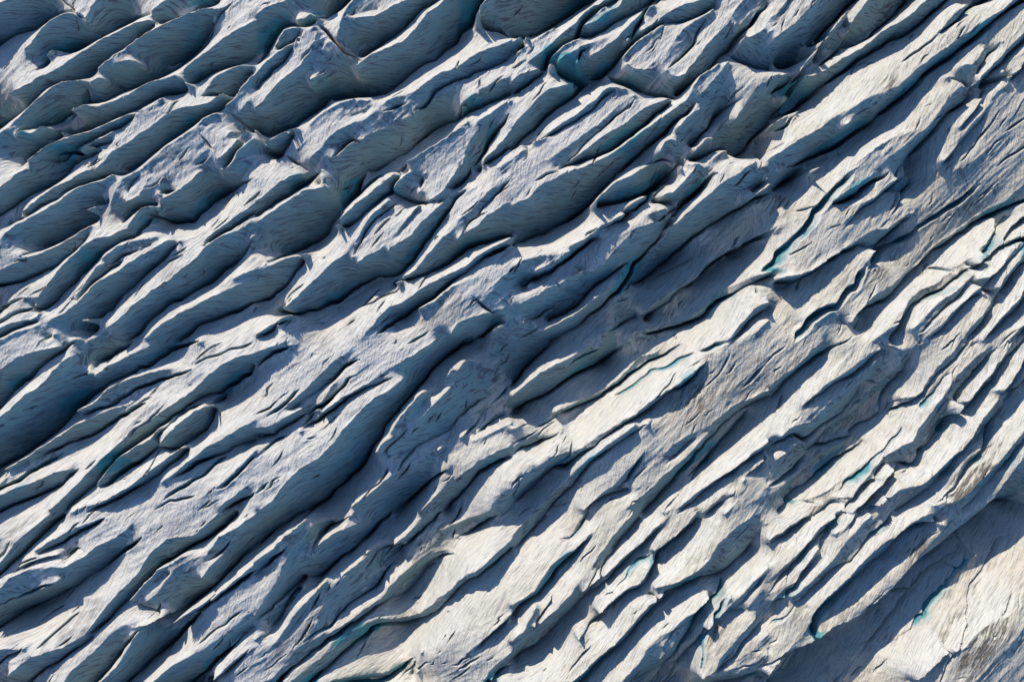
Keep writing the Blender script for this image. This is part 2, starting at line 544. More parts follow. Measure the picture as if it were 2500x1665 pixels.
v 0,65 12,58 25,52 35,47 45,40 55,33 65,29 75,24 85,18 95,10 105,3
c k1*0.8 0,50 12,40 25,30 40,22 55,15 70,5
v*0.4 50,25 58,18 68,12 85,5
c k2*0.8 40,65 55,59 70,52 85,45 95,37 105,27 118,14 130,11 140,2
v*0.7 42,68 55,63 70,56 82,50 92,44 100,37 108,31 125,18 140,12 155,3
v*0.4 0,80 15,76 24,74
v*0.4 20,80 35,73 42,68
v*0.7 0,105 10,98 22,94 35,88 45,82
v*0.4 2,95 15,87 28,80
c k3 0,138 12,132 25,122 40,107 50,102 60,100 68,92 75,86 88,80 100,72 112,67 120,60 130,53 140,46 152,40 165,30 178,19
v*0.9 0,152 15,141 28,128 40,118 55,112 65,103 75,96 85,88 98,80 110,72 122,65 132,57 142,48 155,43 162,38 172,27 178,20
g 1.1 100,56 110,51 120,45 130,36 138,30 150,25 162,17 175,10
g 1.9 175,10 187,7 200,1
c k4 18,157 28,147 40,135 52,125 62,115 72,107 82,99 92,92 103,84 112,77
v*0.7 30,157 42,143 55,133 65,122 72,113 80,106 88,100 98,93 108,87 118,82 125,75
c k5 65,155 78,144 92,133 103,122 113,111 123,99
c k5 115,135 125,125 133,113 140,103 148,96 160,88 172,82 180,79 190,70 200,62 210,56 222,52 235,45
v*0.5 95,138 105,129 112,118 123,101
v*0.6 68,157 75,148 85,143 95,140 107,137
c k6 100,157 113,147 125,138 135,128 147,117 160,106 170,95 180,85
v*0.5 138,118 148,107 158,98 168,90
v 120,157 130,147 142,135 152,123 162,111 172,99 182,88 192,78 202,69 212,61 222,56 235,52
v*0.9 138,157 150,143 163,128 174,113 188,97 202,80 216,66
c k7*0.9 150,155 165,142 180,131 190,124 205,114 215,107 225,99 235,92
v 152,158 165,148 177,137 187,130 200,120 215,110 228,102 235,97
c k8*0.7 175,157 190,144 205,130 225,115 235,108
v 178,158 190,149 202,140
v*0.8 212,128 222,116 235,106
c k9 195,158 207,151 222,147 235,141
g 1.5 217,44 223,35 230,28 235,22
k 180,45 190,35 197,25 203,12
k 133,55 148,40 157,28
k 10,75 25,58
T 3 2
c k5 0,42 12,32 25,24 33,16 38,10 50,0
v 0,53 8,45 15,37 25,29 35,21 45,15 55,8 65,2
g 0.9 0,22 8,12 18,5
c l2 30,59 40,51 50,43 58,37 66,31 76,25 86,18 95,11 104,7
v*0.8 30,61 42,53 52,47 62,39 72,35 82,29 90,22 98,13 107,7
c l3 11,88 20,80 30,77 42,75 52,70 60,61 70,53 78,43 88,35 95,25 99,17
v 0,100 12,92 22,87 28,86 35,92 45,85 55,77 68,70 78,60 88,48 92,37
c l4*0.9 38,100 48,90 58,80 68,72 80,68 90,56 98,45 105,38 115,28 122,20 127,10 140,0
v 40,102 55,95 68,88 78,77 90,68 97,60 101,50 108,40 118,29 127,19 138,6
v*0.4 93,35 100,37 106,40
v*0.4 108,3 118,7 125,10
c l5 114,51 124,49 133,46 140,38 150,28 160,18 170,9 177,0
v*0.9 98,63 110,58 125,53 135,48 145,39 155,31 165,23 178,10 187,0
c l6 101,106 112,100 122,95 132,92 138,80 146,70 153,60 162,48 170,35 182,24 193,13 205,5
v 107,112 118,112 127,113 133,104 142,93 151,81 160,70 166,60 174,48 184,36 192,26 202,16 212,7
c l6*0.8 128,54 140,50 152,38 165,28 177,15 190,2
v*0.5 136,66 145,52 158,38 168,28
c l7*0.8 52,128 62,120 75,110 90,100 103,90 111,78 118,66 123,58
v*0.5 50,135 62,126 78,116 92,104 105,96 114,86 122,72
c l8 75,143 80,132 88,122 95,112 102,107
v 68,157 75,147 85,135 93,123 101,113 108,111
v*0.5 48,138 58,142 68,144 75,144
c l9*0.8 0,130 15,126 25,117 35,104 40,100
c l9*0.8 10,109 20,101 27,98
v 0,134 15,129 28,119 38,107
v*0.4 25,96 33,96 40,102
c l10 0,143 10,138 18,133 26,128 35,118 45,108 60,97 75,85
v 8,157 15,148 25,138 35,129 45,118 55,108 68,98 78,89
c l11*0.8 30,143 40,136 52,128
v*0.5 12,152 25,147 40,145
v 35,157 42,148 48,139
c l12*0.7 50,157 60,155 67,153
c l13 75,157 85,150 95,140 105,130 112,122 114,118
v 81,157 91,148 101,137 109,128 115,121 118,115
c l13*0.9 88,127 100,125 108,120
c l14 101,152 110,143 120,137 130,134 140,133 150,125 160,115 170,105 178,100 187,90 192,80 198,70 206,60 213,50 217,46
v 118,157 130,149 142,141 152,132 161,123 169,114 176,105 186,96 194,86 201,76 209,66 216,54 223,45
v*0.8 115,122 127,120 135,110 145,96 150,86 158,83 165,78 173,72 178,66
k 158,83 167,77 175,72
v*0.8 92,157 102,147 112,135 119,126
c l15 175,67 183,55 190,47 198,38 206,28 213,18 220,10 226,0
v 178,67 187,57 195,47 204,38 213,26 219,16 228,8 235,0
c l16 205,45 215,46 222,38 230,25 235,15
v*0.8 208,49 217,48 224,42 232,29 235,22
c l17 150,157 165,150 175,147 185,140 195,128 203,120 213,110 222,98 230,88 235,82
v*0.8 150,150 162,146 170,136 180,122 190,111 197,101 200,89 208,73 216,58 226,48 235,38
v 180,157 191,148 201,136 209,126 218,116 226,103 235,92
c l18*0.7 162,145 170,132 177,119 185,108 195,100
c l19 200,157 210,145 215,135 222,125 230,112 235,105
v*1.3 205,157 215,148 225,146 235,145
k 195,110 205,105 215,95
T 0 3
c i5 0,48 8,40 14,30 25,20 36,12 43,5
v 0,57 12,47 22,38 30,30 40,20 50,10 60,2
c i6*0.8 0,25 6,24 12,23
v*0.6 0,43 8,34 12,26
c i10 33,36 45,28 58,21 70,15 82,11 95,6
v*0.7 37,39 50,33 62,26 75,18 88,11 98,6
v*0.6 16,55 25,50 38,44 50,41 57,40
c i10 18,52 28,46 40,42 55,39
c i12 0,71 9,61 20,56 30,52 45,51 62,50 80,40 90,31 105,25 118,15 122,10
v 0,106 12,99 25,90 38,84 50,79 60,74 72,67 85,58 98,50 110,40 122,30 130,23
v*0.4 60,50 65,40 72,34 79,38
v*0.4 0,85 12,80 30,74 55,63
c m4 30,133 48,128 58,125 70,118 80,112 87,102 95,92 103,82 110,74 120,65 130,53 135,43 143,35 152,27 162,24 178,22 190,12 200,3
v 85,111 95,103 103,95 112,86 122,77 132,68 142,58 150,50 158,43 170,38 180,30 195,22 205,15 215,5 220,0
k 10,118 25,107 40,98
k 30,130 42,118 60,102 67,95
c m4*0.9 10,150 20,140 30,133
v 28,157 42,145 55,137 62,132 72,125 80,120 88,113
c m6*0.8 0,125 10,124 18,126
v*0.7 0,139 8,133 18,130 23,124
c m7 60,155 66,145 78,136 88,127 98,117 108,107 117,103 124,107 135,103 151,96
v*0.4 122,83 135,88 150,92 160,92
v*0.8 90,157 98,149 106,140 113,130 120,120 128,109
c m8 95,155 105,145 113,135 120,123 129,108
v 118,157 130,146 140,136 152,126 162,117 172,107 180,98 187,92
c m9*0.9 122,80 130,70 142,58 152,48 165,42 178,38
c m9 136,82 145,75 152,65 158,57 167,48 180,43 190,39
v*0.3 130,81 140,72 148,64 157,56
c m9 186,61 195,50 203,41
c j4 192,38 203,22 215,17 225,9 235,3
v*0.5 188,48 198,42 206,34 213,23
v 155,92 170,88 180,82 190,75 200,67 208,58 215,50 225,40 235,32
c m10*0.7 165,98 178,89 190,82 205,73 220,60 235,48
v*0.7 172,93 185,89 198,81 210,74 220,65 235,55
k 180,125 192,115 203,107 215,98 220,94
v 178,157 190,146 200,137 212,126 222,116 235,104
c m11*0.7 140,157 160,140 180,130 200,120 220,105 235,94
c m12*0.8 200,152 210,141 225,129 235,121
v 195,157 206,149 216,140 230,126
T 1 3
v 0,32 12,22 25,13 38,4 47,0
c n2*0.7 0,45 15,35 30,20 45,8
v*0.9 0,58 10,48 20,40 28,33
c n3*0.8 0,95 8,82 20,64 28,45 40,28 50,15
v 0,100 12,90 25,78 35,70 45,62 47,56
v*0.6 52,42 55,30 62,20 68,15 78,10 88,2
c n4*0.8 52,38 62,26 75,18 95,10
v*0.8 47,58 60,60 68,53 78,43 90,35 100,25 110,15 120,6 128,0
c n5 48,115 55,105 60,90 65,77 75,65 85,55 93,48 100,43
v*0.3 18,128 28,115 40,100 46,90 54,80 60,70
c n5 12,128 22,114 32,101 40,90 50,80 58,70 65,63
c n5 5,157 18,150 30,135 42,122 50,116
v*0.6 0,117 14,110 25,93 33,78 45,66
v*0.4 42,120 55,111 70,103 78,93 88,83 100,76 110,69 118,58 130,46
v*0.5 103,37 115,35 130,31 140,29
c n5*0.85 14,157 28,144 40,133 52,122 65,112 78,104 90,96 102,87 115,80 122,70 132,60 142,52 155,43 168,37 180,33
v 20,158 33,144 46,134 58,123 70,114 83,106 97,97 108,89 122,82 137,73 148,60 160,48 172,41 182,37
c n7*0.8 30,157 42,147 55,138 68,128 80,117 92,108 105,100 115,96 125,98 140,96 150,92
c k3 150,92 160,83 172,73 182,65 192,57 205,52 215,42 225,32 235,22
v 48,157 60,148 72,136 85,124 98,113 110,104 120,101 140,101 152,96 165,89 176,79 186,69 196,63 209,56 219,46 229,36 235,29
c j8*0.7 128,30 140,20 150,10 160,0
v*0.8 125,41 140,29 152,19 165,6 170,0
c n9*0.7 140,38 155,26 170,17 190,10 205,5 215,0
v*0.9 185,24 200,18 212,11 225,4
c n10*0.6 60,155 75,150 90,147 105,144 120,141 130,137 145,134
v*0.8 65,157 85,153 105,148 122,145 135,140 146,137
c n11 193,130 205,121 215,112 225,103 235,93
v*0.7 200,128 210,119 220,109 235,98
c n11 210,155 218,143 228,135 235,128
v*0.8 212,157 225,147 235,141
c n11*0.9 147,150 149,138 152,128
v*0.6 144,150 146,140 147,134
k 175,128 183,115
k 165,140 170,135
g 0.9 150,157 158,150
g 0.7 168,150 176,146
k 185,152 195,145 205,138
k 190,142 198,131
k 90,70 100,55 110,50
T 2 3
c k4 0,18 8,10 15,2
v*0.7 0,32 10,24 20,13 30,2
c k5 0,85 10,79 20,72 28,60 36,48 45,40 58,33 66,25 72,18
v*0.6 45,22 52,23 60,17 66,8 70,0
v 0,93 10,83 22,76 33,64 41,51 50,44 58,36 66,28 75,20
c k6 21,105 30,97 42,88 52,77 62,65 70,52 78,42 85,32 92,22 100,13 110,2
v*0.5 20,106 28,93 35,82 42,70 50,58 58,46
v 0,137 12,128 25,116 38,104 50,93 60,82 72,70 80,58 86,45 95,32 105,20 117,5
c o4 0,118 10,110 15,100 22,87
v*0.3 18,108 28,92 35,80
c k7 65,73 75,65 88,55 100,42 112,33 125,20 138,8 143,1
v 10,128 25,115 40,102 55,88 66,77 77,70 89,60 99,49 109,40 119,30 129,22 140,11
c o6 80,92 90,82 100,75 108,68 118,66 124,55 129,45
v 60,115 68,107 78,96 90,86 100,78 108,72 118,70 124,66
v*0.4 92,72 103,62 110,50 120,43 128,38
v 122,68 126,58 131,45 132,37 140,29 150,23 160,13 170,5
c k8*0.8 130,35 145,25 160,12 168,2
c o7 131,69 145,67 155,63 165,57 175,50 182,42 188,30 198,22 208,12 220,5 226,2
v 125,74 140,75 151,71 161,66 171,61 182,59 190,58 198,54 206,46 213,39 221,28 229,18 235,11
c o8 15,157 35,158 55,155 66,147 76,136 88,126 98,118 108,106 116,96 125,86 132,81 139,76
v 60,158 73,147 83,136 96,126 106,118 113,108 123,98 131,88 141,80 150,73
g 0.9 53,151 62,140 74,126
k 57,122 65,110
c o9 100,157 108,147 117,138 123,127 132,118 140,112 148,108 158,98 168,92 175,85 181,79
v 118,157 128,149 140,138 149,131 157,119 164,107 170,97 177,87 185,77 192,67 198,56
c o9*0.8 136,136 147,125 157,110 165,98
v*0.4 138,124 146,114 158,103
v*0.8 140,157 150,145 160,132 172,118 180,106 190,93 200,78
c o10 180,108 190,97 198,88 206,81 213,74 220,65 228,57 235,50
c o10 217,88 225,78 235,66
v*0.6 213,82 220,72 228,64 235,56
c o11 174,152 186,147 190,136 200,124 210,113 220,103 224,97
v 188,149 196,142 205,133 212,122 221,112 230,99 235,91
v*0.6 172,150 175,130 178,115 188,100 198,93 212,90
c o12*0.8 205,138 220,128 235,112
v*0.9 195,146 210,145 225,140 235,132
c o13*0.7 188,152 205,149 220,146 235,140
v*0.9 190,158 210,155 235,148
k 150,64 152,70
k 88,75 92,85
k 125,112 130,102
T 3 3
c l11 0,25 12,19 22,10 33,0
v*0.9 0,28 13,22 24,12 36,0
c p2 0,66 12,52 25,41 33,32 42,20 48,11 60,4
v*0.8 0,75 10,64 20,53 31,40 39,29 48,21 53,15 60,7 67,0
c p3 4,82 14,72 25,64 30,55 38,45 46,33
v*0.8 0,88 13,78 26,68 32,57 41,48 49,38 49,29
v*0.6 48,27 55,18 65,8 70,0
c l13 60,20 70,15 76,8 80,0
v*0.6 73,23 76,12 82,2
c p4 16,80 28,73 38,65 50,53 60,43 68,32 73,25 80,18 88,8 94,3
v*0.9 0,108 15,98 27,84 40,73 52,60 65,50 75,47 83,38 95,22 107,13 115,3
c l17 157,0 143,4 132,10 122,18 117,24 105,30 95,38 85,48 76,58 65,68 52,80 42,92 38,103 32,113 20,125 8,140 0,150
v*1.1 0,156 12,146 25,132 38,115 44,97 54,86 66,75 78,63 86,58 97,46 108,41 116,31 124,22 136,14 151,5
c p7*0.8 0,127 8,118 16,110 25,100 35,88
c p8 22,128 35,121 50,113 62,106 75,101 87,96 97,88 107,81 117,72 127,60 135,50 143,42 152,30 163,16
v*1.2 15,147 30,132 50,119 65,109 80,104 95,94 108,86 120,75 129,66 135,56
c p10*0.9 136,52 145,50 155,43 165,35 175,26 185,15 195,8 205,0
v*1.2 137,55 148,53 158,46 170,36 182,24 195,13 208,4
v*0.7 150,38 160,26 168,15 178,4
v*0.4 148,8 157,11 165,15
c p11 190,157 205,140 220,125 235,105
c p11*0.9 130,150 150,133 170,115 190,100 210,93 235,82
c p12*0.4 95,157 115,138 135,115 150,92 168,74 182,58 198,45
c p13*0.35 80,157 88,130 95,113 110,103
v*1.0 60,157 75,135 90,120 110,110 130,95 150,75 170,55 190,40
k 110,150 130,128 150,108 165,90 180,75 200,60 220,45
k 168,157 172,145 180,127 195,110 205,92 212,80 225,70 235,60
k 145,98 160,93 170,92
k 185,75 195,65 205,68 212,55 225,35
"""
MERGE = {}
for tok in """b13=c11 c15=c14 l12=l11 a9=a8 d13=d15 g6=g5 g2=c16 c23=d7 c12=c11 d14=d15 b1=a10 d5=d6 l8=l7 b15=a18 g13=g11 c21=c17 c22=c17 c18=c17 k9=o7 o12=o11 p7=l17 h7=h6 h13=h12 h11=h12 o4=k6 d10=d11 a13=a14 a16=b3 p3=p2 l18=l17 h8=h9 j2=j1 i13=i12 c9=c10 f5=b12 i7=i6 c19=c20 i9=i10 d8=d4 g14=g12 f10=f8 n2=n3 n4=n3 m12=n5 h15=h14 d2=d3 f7=f6 o13=o11 a6=a7 m10=m11 k8=k7 m8=m7 n9=j8 e10=e9 e12=e13 i4=i3 m6=m4 b8=b7 k1=g10 k2=g9 p13=p12
""".split():
    a, b = tok.split('=')
    MERGE[a] = b

U = 10.0 / 3.768
ox = oy = 0.0
crests, valleys, grooves, cracks = [], [], [], []
for line in DATA.splitlines():
    f = line.split()
    if not f or f[0].startswith('#'):
        continue
    if f[0] == 'T':
        ox, oy = int(f[1]) * 625.0, int(f[2]) * 416.0
        continue
    head = f[0]
    if head == 'c':
        rid, _, m = f[1].partition('*')
        pts = f[2:]
    elif head == 'g':
        rid, m = None, f[1]
        pts = f[2:]
    else:
        rid = None
        head, _, m = head.partition('*')
        pts = f[1:]
    P = np.array([[float(a) for a in p.split(',')] for p in pts])
    P = np.stack([ox + P[:, 0] * U, oy + P[:, 1] * U], 1)
    Q = np.stack([(P[:, 0] - 1250) * PX, -(P[:, 1] - 832.5) * PX], 1)     # metres at crest level
    m = float(m) if m else 1.0
    for e0, e1 in ((0, 1), (-1, -2)):             # lines that leave the survey run on beyond it
        if abs(Q[e0, 0]) > 123.6 or abs(Q[e0, 1]) > 81.9:
            d = Q[e0] - Q[e1]
            x = (Q[e0] + d / (np.linalg.norm(d) + 1e-6) * 9.0)[None]
            Q = np.vstack([x, Q]) if e0 == 0 else np.vstack([Q, x])
    if head == 'c':
        crests.append((rid, m, Q))
    elif head == 'v':
        valleys.append((m, Q))
    elif head == 'g':
        grooves.append((m, Q))
    elif head == 'k':
        cracks.append(Q)

rng = np.random.RandomState(7)

def spline(P, step):
    """Catmull-Rom through P, about one sample every `step` metres."""
    seg = np.linalg.norm(np.diff(P, axis=0), axis=1)
    cum = np.concatenate([[0], np.cumsum(seg)])
    t = np.linspace(0, cum[-1], max(2, int(cum[-1] / step)))
    lin = np.stack([np.interp(t, cum, P[:, 0]), np.interp(t, cum, P[:, 1])], 1)
    if len(P) < 3:
        return lin
    E = np.vstack([2 * P[0] - P[1], P, 2 * P[-1] - P[-2]])
    out = []
    for i in range(1, len(E) - 2):
        p0, p1, p2, p3 = E[i - 1], E[i], E[i + 1], E[i + 2]
        n = max(1, int(np.linalg.norm(p2 - p1) / step))
        t = (np.arange(n) / n)[:, None]
        out.append(0.5 * (2 * p1 + (p2 - p0) * t + (2 * p0 - 5 * p1 + 4 * p2 - p3) * t ** 2 + (3 * p1 - p0 - 3 * p2 + p3) * t ** 3))
    out.append(P[-1:])
    cr = np.vstack(out)
    k = np.linspace(0, len(cr) - 1, len(lin))
    i = np.arange(len(cr))
    cr = np.stack([np.interp(k, i, cr[:, 0]), np.interp(k, i, cr[:, 1])], 1)
    return 0.75 * lin + 0.25 * cr

# ------------------------------------------------------------------ value noise
_tab = rng.rand(256, 256).astype(np.float32)
def vn(x, y, s=0):
    x = x + 31.7 * s; y = y + 17.3 * s
    xi = np.floor(x).astype(np.int32); yi = np.floor(y).astype(np.int32)
    fx = (x - xi).astype(np.float32); fy = (y - yi).astype(np.float32)
    fx = fx * fx * fx * (fx * (fx * 6 - 15) + 10); fy = fy * fy * fy * (fy * (fy * 6 - 15) + 10)
    a = _tab[yi & 255, xi & 255]; b = _tab[yi & 255, (xi + 1) & 255]
    c = _tab[(yi + 1) & 255, xi & 255]; d = _tab[(yi + 1) & 255, (xi + 1) & 255]
    return (a + (b - a) * fx) * (1 - fy) + (c + (d - c) * fx) * fy - 0.5

def fbm(x, y, s, o):
    r = 0; a = 1.0
    for i in range(o):
        r = r + a * vn(x, y, s + i); x = x * 2.03; y = y * 2.03; a *= 0.5
    return r

def solve(acc, wgt):
    levels = [(acc, wgt)]
    while min(levels[-1][0].shape) > 24:
        a, w = levels[-1]
        ny, nx = (a.shape[0] + 1) // 2 * 2, (a.shape[1] + 1) // 2 * 2
        A = np.zeros((ny, nx)); W = np.zeros((ny, nx))
        A[:a.shape[0], :a.shape[1]] = a; W[:a.shape[0], :a.shape[1]] = w
        levels.append((A[::2, ::2] + A[1::2, ::2] + A[::2, 1::2] + A[1::2, 1::2],
                       W[::2, ::2] + W[1::2, ::2] + W[::2, 1::2] + W[1::2, 1::2]))
    h = None
    for li in range(len(levels) - 1, -1, -1):
        a, w = levels[li]
        fixed = w > 0
        val = np.where(fixed, a / np.maximum(w, 1e-9), 0).astype(np.float32)
        if h is None:
            h = np.full(a.shape, val[fixed].mean(), np.float32)
        else:
            h = np.repeat(np.repeat(h, 2, 0), 2, 1)[:a.shape[0], :a.shape[1]]
        h[fixed] = val[fixed]
        n = 140 if li > 3 else (60 if li > 0 else 36)
        yy, xx = np.indices(a.shape)
        red = ((yy + xx) & 1 == 0) & ~fixed
        blk = ((yy + xx) & 1 == 1) & ~fixed
        for it in range(n):
            for msk in (red, blk):
                p = np.pad(h, 1, mode='edge')
                s = 0.25 * (p[:-2, 1:-1] + p[2:, 1:-1] + p[1:-1, :-2] + p[1:-1, 2:])
                h = np.where(msk, h + 1.35 * (s - h), h)
    return h

def blur(a, r, n=2):
    for _ in range(n):
        for ax in (0, 1):
            c = np.cumsum(np.pad(a, [(r + 1, r) if i == ax else (0, 0) for i in (0, 1)], mode='edge'), axis=ax, dtype=np.float64)
            if ax == 0:
                a = (c[2 * r + 1:] - c[:-2 * r - 1]) / (2 * r + 1)
            else:
                a = (c[:, 2 * r + 1:] - c[:, :-2 * r - 1]) / (2 * r + 1)
    return a.astype(np.float32)

# ------------------------------------------------------------------ broad swells and troughs of the glacier
MACRO = """
-18 940,1665 1110,1390 1370,1130 1545,940 1740,735 1890,570
-14 2050,1665 2200,1540 2330,1420 2500,1300
-11 2110,1665 2270,1530 2420,1410 2500,1370
-7 1780,350 1900,230 2010,140 2110,20
-12 2280,700 2400,600 2500,520
-12 1960,1230 2040,1120 2150,1000 2200,920
-5 0,1190 200,1070 480,930
0 430,1665 560,1500 700,1200 800,1130 900,1040 960,930 1050,810 1200,680 1370,590 1480,550 1650,530 1800,430 2000,290 2300,100 2500,-30
0 1030,1620 1250,1198 1409,1097 1515,1023 1622,954 1722,882 1870,690 2000,530 2200,340 2500,30
0 1870,1650 2080,1440 2250,1270 2400,1150 2500,1080
-1 1935,1590 2070,1515 2150,1465 2230,1375 2310,1290 2400,1245
0 2230,1665 2380,1560 2500,1520
0 1650,370 1830,200 1950,80 2010,0
0 0,1020 170,900 330,760 420,700
0 150,1240 300,1080 500,910 620,860
0 0,500 600,100
0 0,800 900,100
0 600,800 1500,200
0 1300,1600 1500,1500 2000,1000 2480,560
0 1700,1600 2000,1300 2300,1000 2480,750
0 0,1500 400,1200
-4 1568,1249 1653,1158 1760,1039 1874,970
-3 1330,1600 1460,1440 1600,1300 1720,1220
-9 880,1330 1010,1190 1130,1070 1270,950 1410,830
"""
MS = 2.0
mnx, mny = 146, 100
mac = np.zeros((mny, mnx)); mwg = np.zeros((mny, mnx))
for line in MACRO.split('\n'):
    f = line.split()
    if not f:
        continue
    P = np.array([[float(a) for a in p.split(',')] for p in f[1:]])
    S = spline(np.stack([(P[:, 0] - 1250) * PX, -(P[:, 1] - 832.5) * PX], 1), 0.7)
    ix = ((S[:, 0] + 146) / MS).astype(int); iy = ((S[:, 1] + 100) / MS).astype(int)
    ok = (ix >= 0) & (iy >= 0) & (ix < mnx) & (iy < mny)
    np.add.at(mac, (iy[ok], ix[ok]), float(f[0])); np.add.at(mwg, (iy[ok], ix[ok]), 1.0)
MG = blur(solve(mac, mwg), 1, 2)
def macro(S):
    fx = np.clip((S[:, 0] + 146) / MS - 0.5, 0, mnx - 1.01); fy = np.clip((S[:, 1] + 100) / MS - 0.5, 0, mny - 1.01)
    i = fx.astype(int); j = fy.astype(int); u = fx - i; v = fy - j
    return (MG[j, i] * (1 - u) + MG[j, i + 1] * u) * (1 - v) + (MG[j + 1, i] * (1 - u) + MG[j + 1, i + 1] * u) * v

# ------------------------------------------------------------------ depth of every crevasse floor
FD = np.array([0.64, -0.77])                    # down-light, across the ridges
CS = 0.4
CW, CHh = int(280 / CS), int(196 / CS)
cm = np.zeros((CHh, CW), bool)
def cell(p):
    return int((p[0] + 140) / CS), int((p[1] + 98) / CS)
csm = []
for rid, m, Q in crests:
    S = spline(Q, 0.2)
    csm.append(S)
    ix = ((S[:, 0] + 140) / CS).astype(int); iy = ((S[:, 1] + 98) / CS).astype(int)
    ok = (ix > 0) & (iy > 0) & (ix < CW - 1) & (iy < CHh - 1)
    cm[iy[ok], ix[ok]] = True
cmd = cm.copy()
cmd[1:] |= cm[:-1]; cmd[:, 1:] |= cm[:, :-1]
def march(p, d, lim):
    for i in range(2, int(lim / CS)):
        q = p + d * i * CS
        a, b = cell(q)
        if a < 0 or b < 0 or a >= CW or b >= CHh:
            return lim * 0.6
        if cmd[b, a]:
            return i * CS
    return lim

WALL = 1.6
floors = []
for m, Q in valleys:
    S = spline(Q, 0.2)
    D = []
    for p in S[::4]:
        u = march(p, -FD, 14.0); l = march(p, FD, 16.0)
        t = -(p @ FD) / CAM_H                     # >0 where the camera sees into the wall
        w = u / max(0.62, 1 + 1.3 * t)
        q = min(max((t + 0.25) / 0.45, 0), 1)
        d = (1.15 + (WALL - 1.15) * q) * w + (0.38 - 0.18 * min(max((t + 0.3) / 0.5, 0), 1) + 0.12 * min(max((-t - 0.25) / 0.2, 0), 1)) * l
        d = min(max(d, 1.8), 15.0)
        if t > 0.05:
            d = min(d, 0.85 * u / t)
        if t < -0.05:
            d = max(1.2, min(d, 0.48 * l / -t))
        D.append(d)
    dr = (S[-1] - S[0]) / (np.linalg.norm(S[-1] - S[0]) + 1e-6)
    if abs(dr @ np.array([0.77, 0.64])) < 0.55:   # cross fractures are shallower than the crevasses
        D = [0.5 * d for d in D]
    D = np.interp(np.arange(len(S)), np.arange(len(D)) * 4, D)
    k = np.hanning(81); k /= k.sum()
    Dp = np.pad(D, 40, mode='edge')
    D = np.convolve(Dp, k, 'valid')
    floors.append((S, -m * D, m))

def to_world(S, z):
    return S * ((CAM_H - z) / CAM_H)[:, None]

# ------------------------------------------------------------------ height grid
GS = 0.22
X0, Y0, NX, NY = -138.05, -93.06, 1256, 847
gx = X0 + GS * np.arange(NX); gy = Y0 + GS * np.arange(NY)
GX, GY = np.meshgrid(gx, gy)
GX = GX.astype(np.float32); GY = GY.astype(np.float32)

RA = math.radians(40.0)
def along(X, Y):
    """coordinates along and across the ice flow; the flow steepens to the right"""
    a = RA + 0.0009 * X
    return X * np.cos(a) + Y * np.sin(a), -X * np.sin(a) + Y * np.cos(a)
AL, AC = along(GX, GY)

def outer(X, Y):
    """the crevassed glacier beyond the survey: backs that rise to a crest, then a steep wall"""
    a, c = along(X, Y)
    c = c + 16 * vn(a / 70, c / 34, 3) + 5 * vn(a / 24, c / 11, 4)
    f = -c / 10.5
    i = np.floor(f); f = f - i
    amp = 0.35 + 0.9 * np.clip(vn(a / 38 + 7.3 * i, i * 0.61, 6) + 0.5, 0, 1)
    p = np.where(f < 0.66, (f / 0.66) ** 0.8, 1 - (f - 0.66) / 0.34)
    return (-4.6 + 5.0 * amp * p + 0.9 * vn(a / 13, c / 3.2, 5) + 0.4 * vn(a / 5, c / 1.6, 7)).astype(np.float32)

acc = np.zeros((NY, NX)); wgt = np.zeros((NY, NX))
rmask = np.full((NY, NX), -1, np.int32)
vmask = np.zeros((NY, NX), bool)
dac = np.zeros((NY, NX)); dwg = np.zeros((NY, NX))
slots = []
def splat(W, z, w, zl):
    fx = (W[:, 0] - X0) / GS; fy = (W[:, 1] - Y0) / GS
    ix = np.round(fx).astype(int); iy = np.round(fy).astype(int)
    ok = (ix >= 0) & (iy >= 0) & (ix < NX) & (iy < NY)
    np.add.at(acc, (iy[ok], ix[ok]), zl[ok] * w); np.add.at(wgt, (iy[ok], ix[ok]), w)
    return iy[ok], ix[ok]
names = []
for (rid, m, Q), S in zip(crests, csm):
    rid = MERGE.get(rid, rid)
    L = np.arange(len(S)) * 0.2
    e = np.minimum(L, L[-1] - L)
    z0 = -(1 - m) * 5.5 + 0.35 * vn(L / 9, L * 0 + S[0, 0], 2) - 0.5 * np.exp(-e / 1.5)
    J = S + np.stack([vn(L / 1.3, L * 0 + S[0, 0], 8), vn(L / 1.3, L * 0 + S[0, 1], 9)], 1) * 0.35
    z = z0 + macro(S)
    iy, ix = splat(to_world(J, z), z, 1.5, z0)
    if rid != '-':
        if rid not in names:
            names.append(rid)
        rmask[iy, ix] = names.index(rid)
fl_pts = np.concatenate([S[::2] for S, z, m in floors]); fl_id = np.concatenate([np.full(len(S[::2]), i) for i, (S, z, m) in enumerate(floors)])
def open_end(p, i):
    d = np.hypot(fl_pts[:, 0] - p[0], fl_pts[:, 1] - p[1])
    return not ((d < 2.6) & (fl_id != i)).any() and abs(p[0]) < 122 and abs(p[1]) < 80
for fi, (S, z, m) in enumerate(floors):
    L = np.arange(len(S)) * 0.2
    J = S + np.stack([vn(L / 1.7, L * 0 + S[0, 0], 18), vn(L / 1.7, L * 0 + S[0, 1], 19)], 1) * 0.5
    zz = z * (1 + 0.18 * vn(L / 7, L * 0 + S[0, 1], 6))
    e = np.minimum(L, L[-1] - L)
    tl = min(7.0, 0.45 * L[-1] + 0.1)
    if open_end(S[0], fi):                       # a crevasse that ends runs out in a point
        zz = zz * (0.15 + 0.85 * np.clip(L / tl, 0, 1))
    if open_end(S[-1], fi):
        zz = zz * (0.15 + 0.85 * np.clip((L[-1] - L) / tl, 0, 1))
    zt = zz + macro(S)
    slots.append((to_world(J, zt), m))
    iy, ix = splat(to_world(J, zt), zt, 1.0, zz)
    np.add.at(dac, (iy, ix), float(-np.mean(zz))); np.add.at(dwg, (iy, ix), 1.0)
    if m >= 0.45:
        vmask[iy, ix] = True
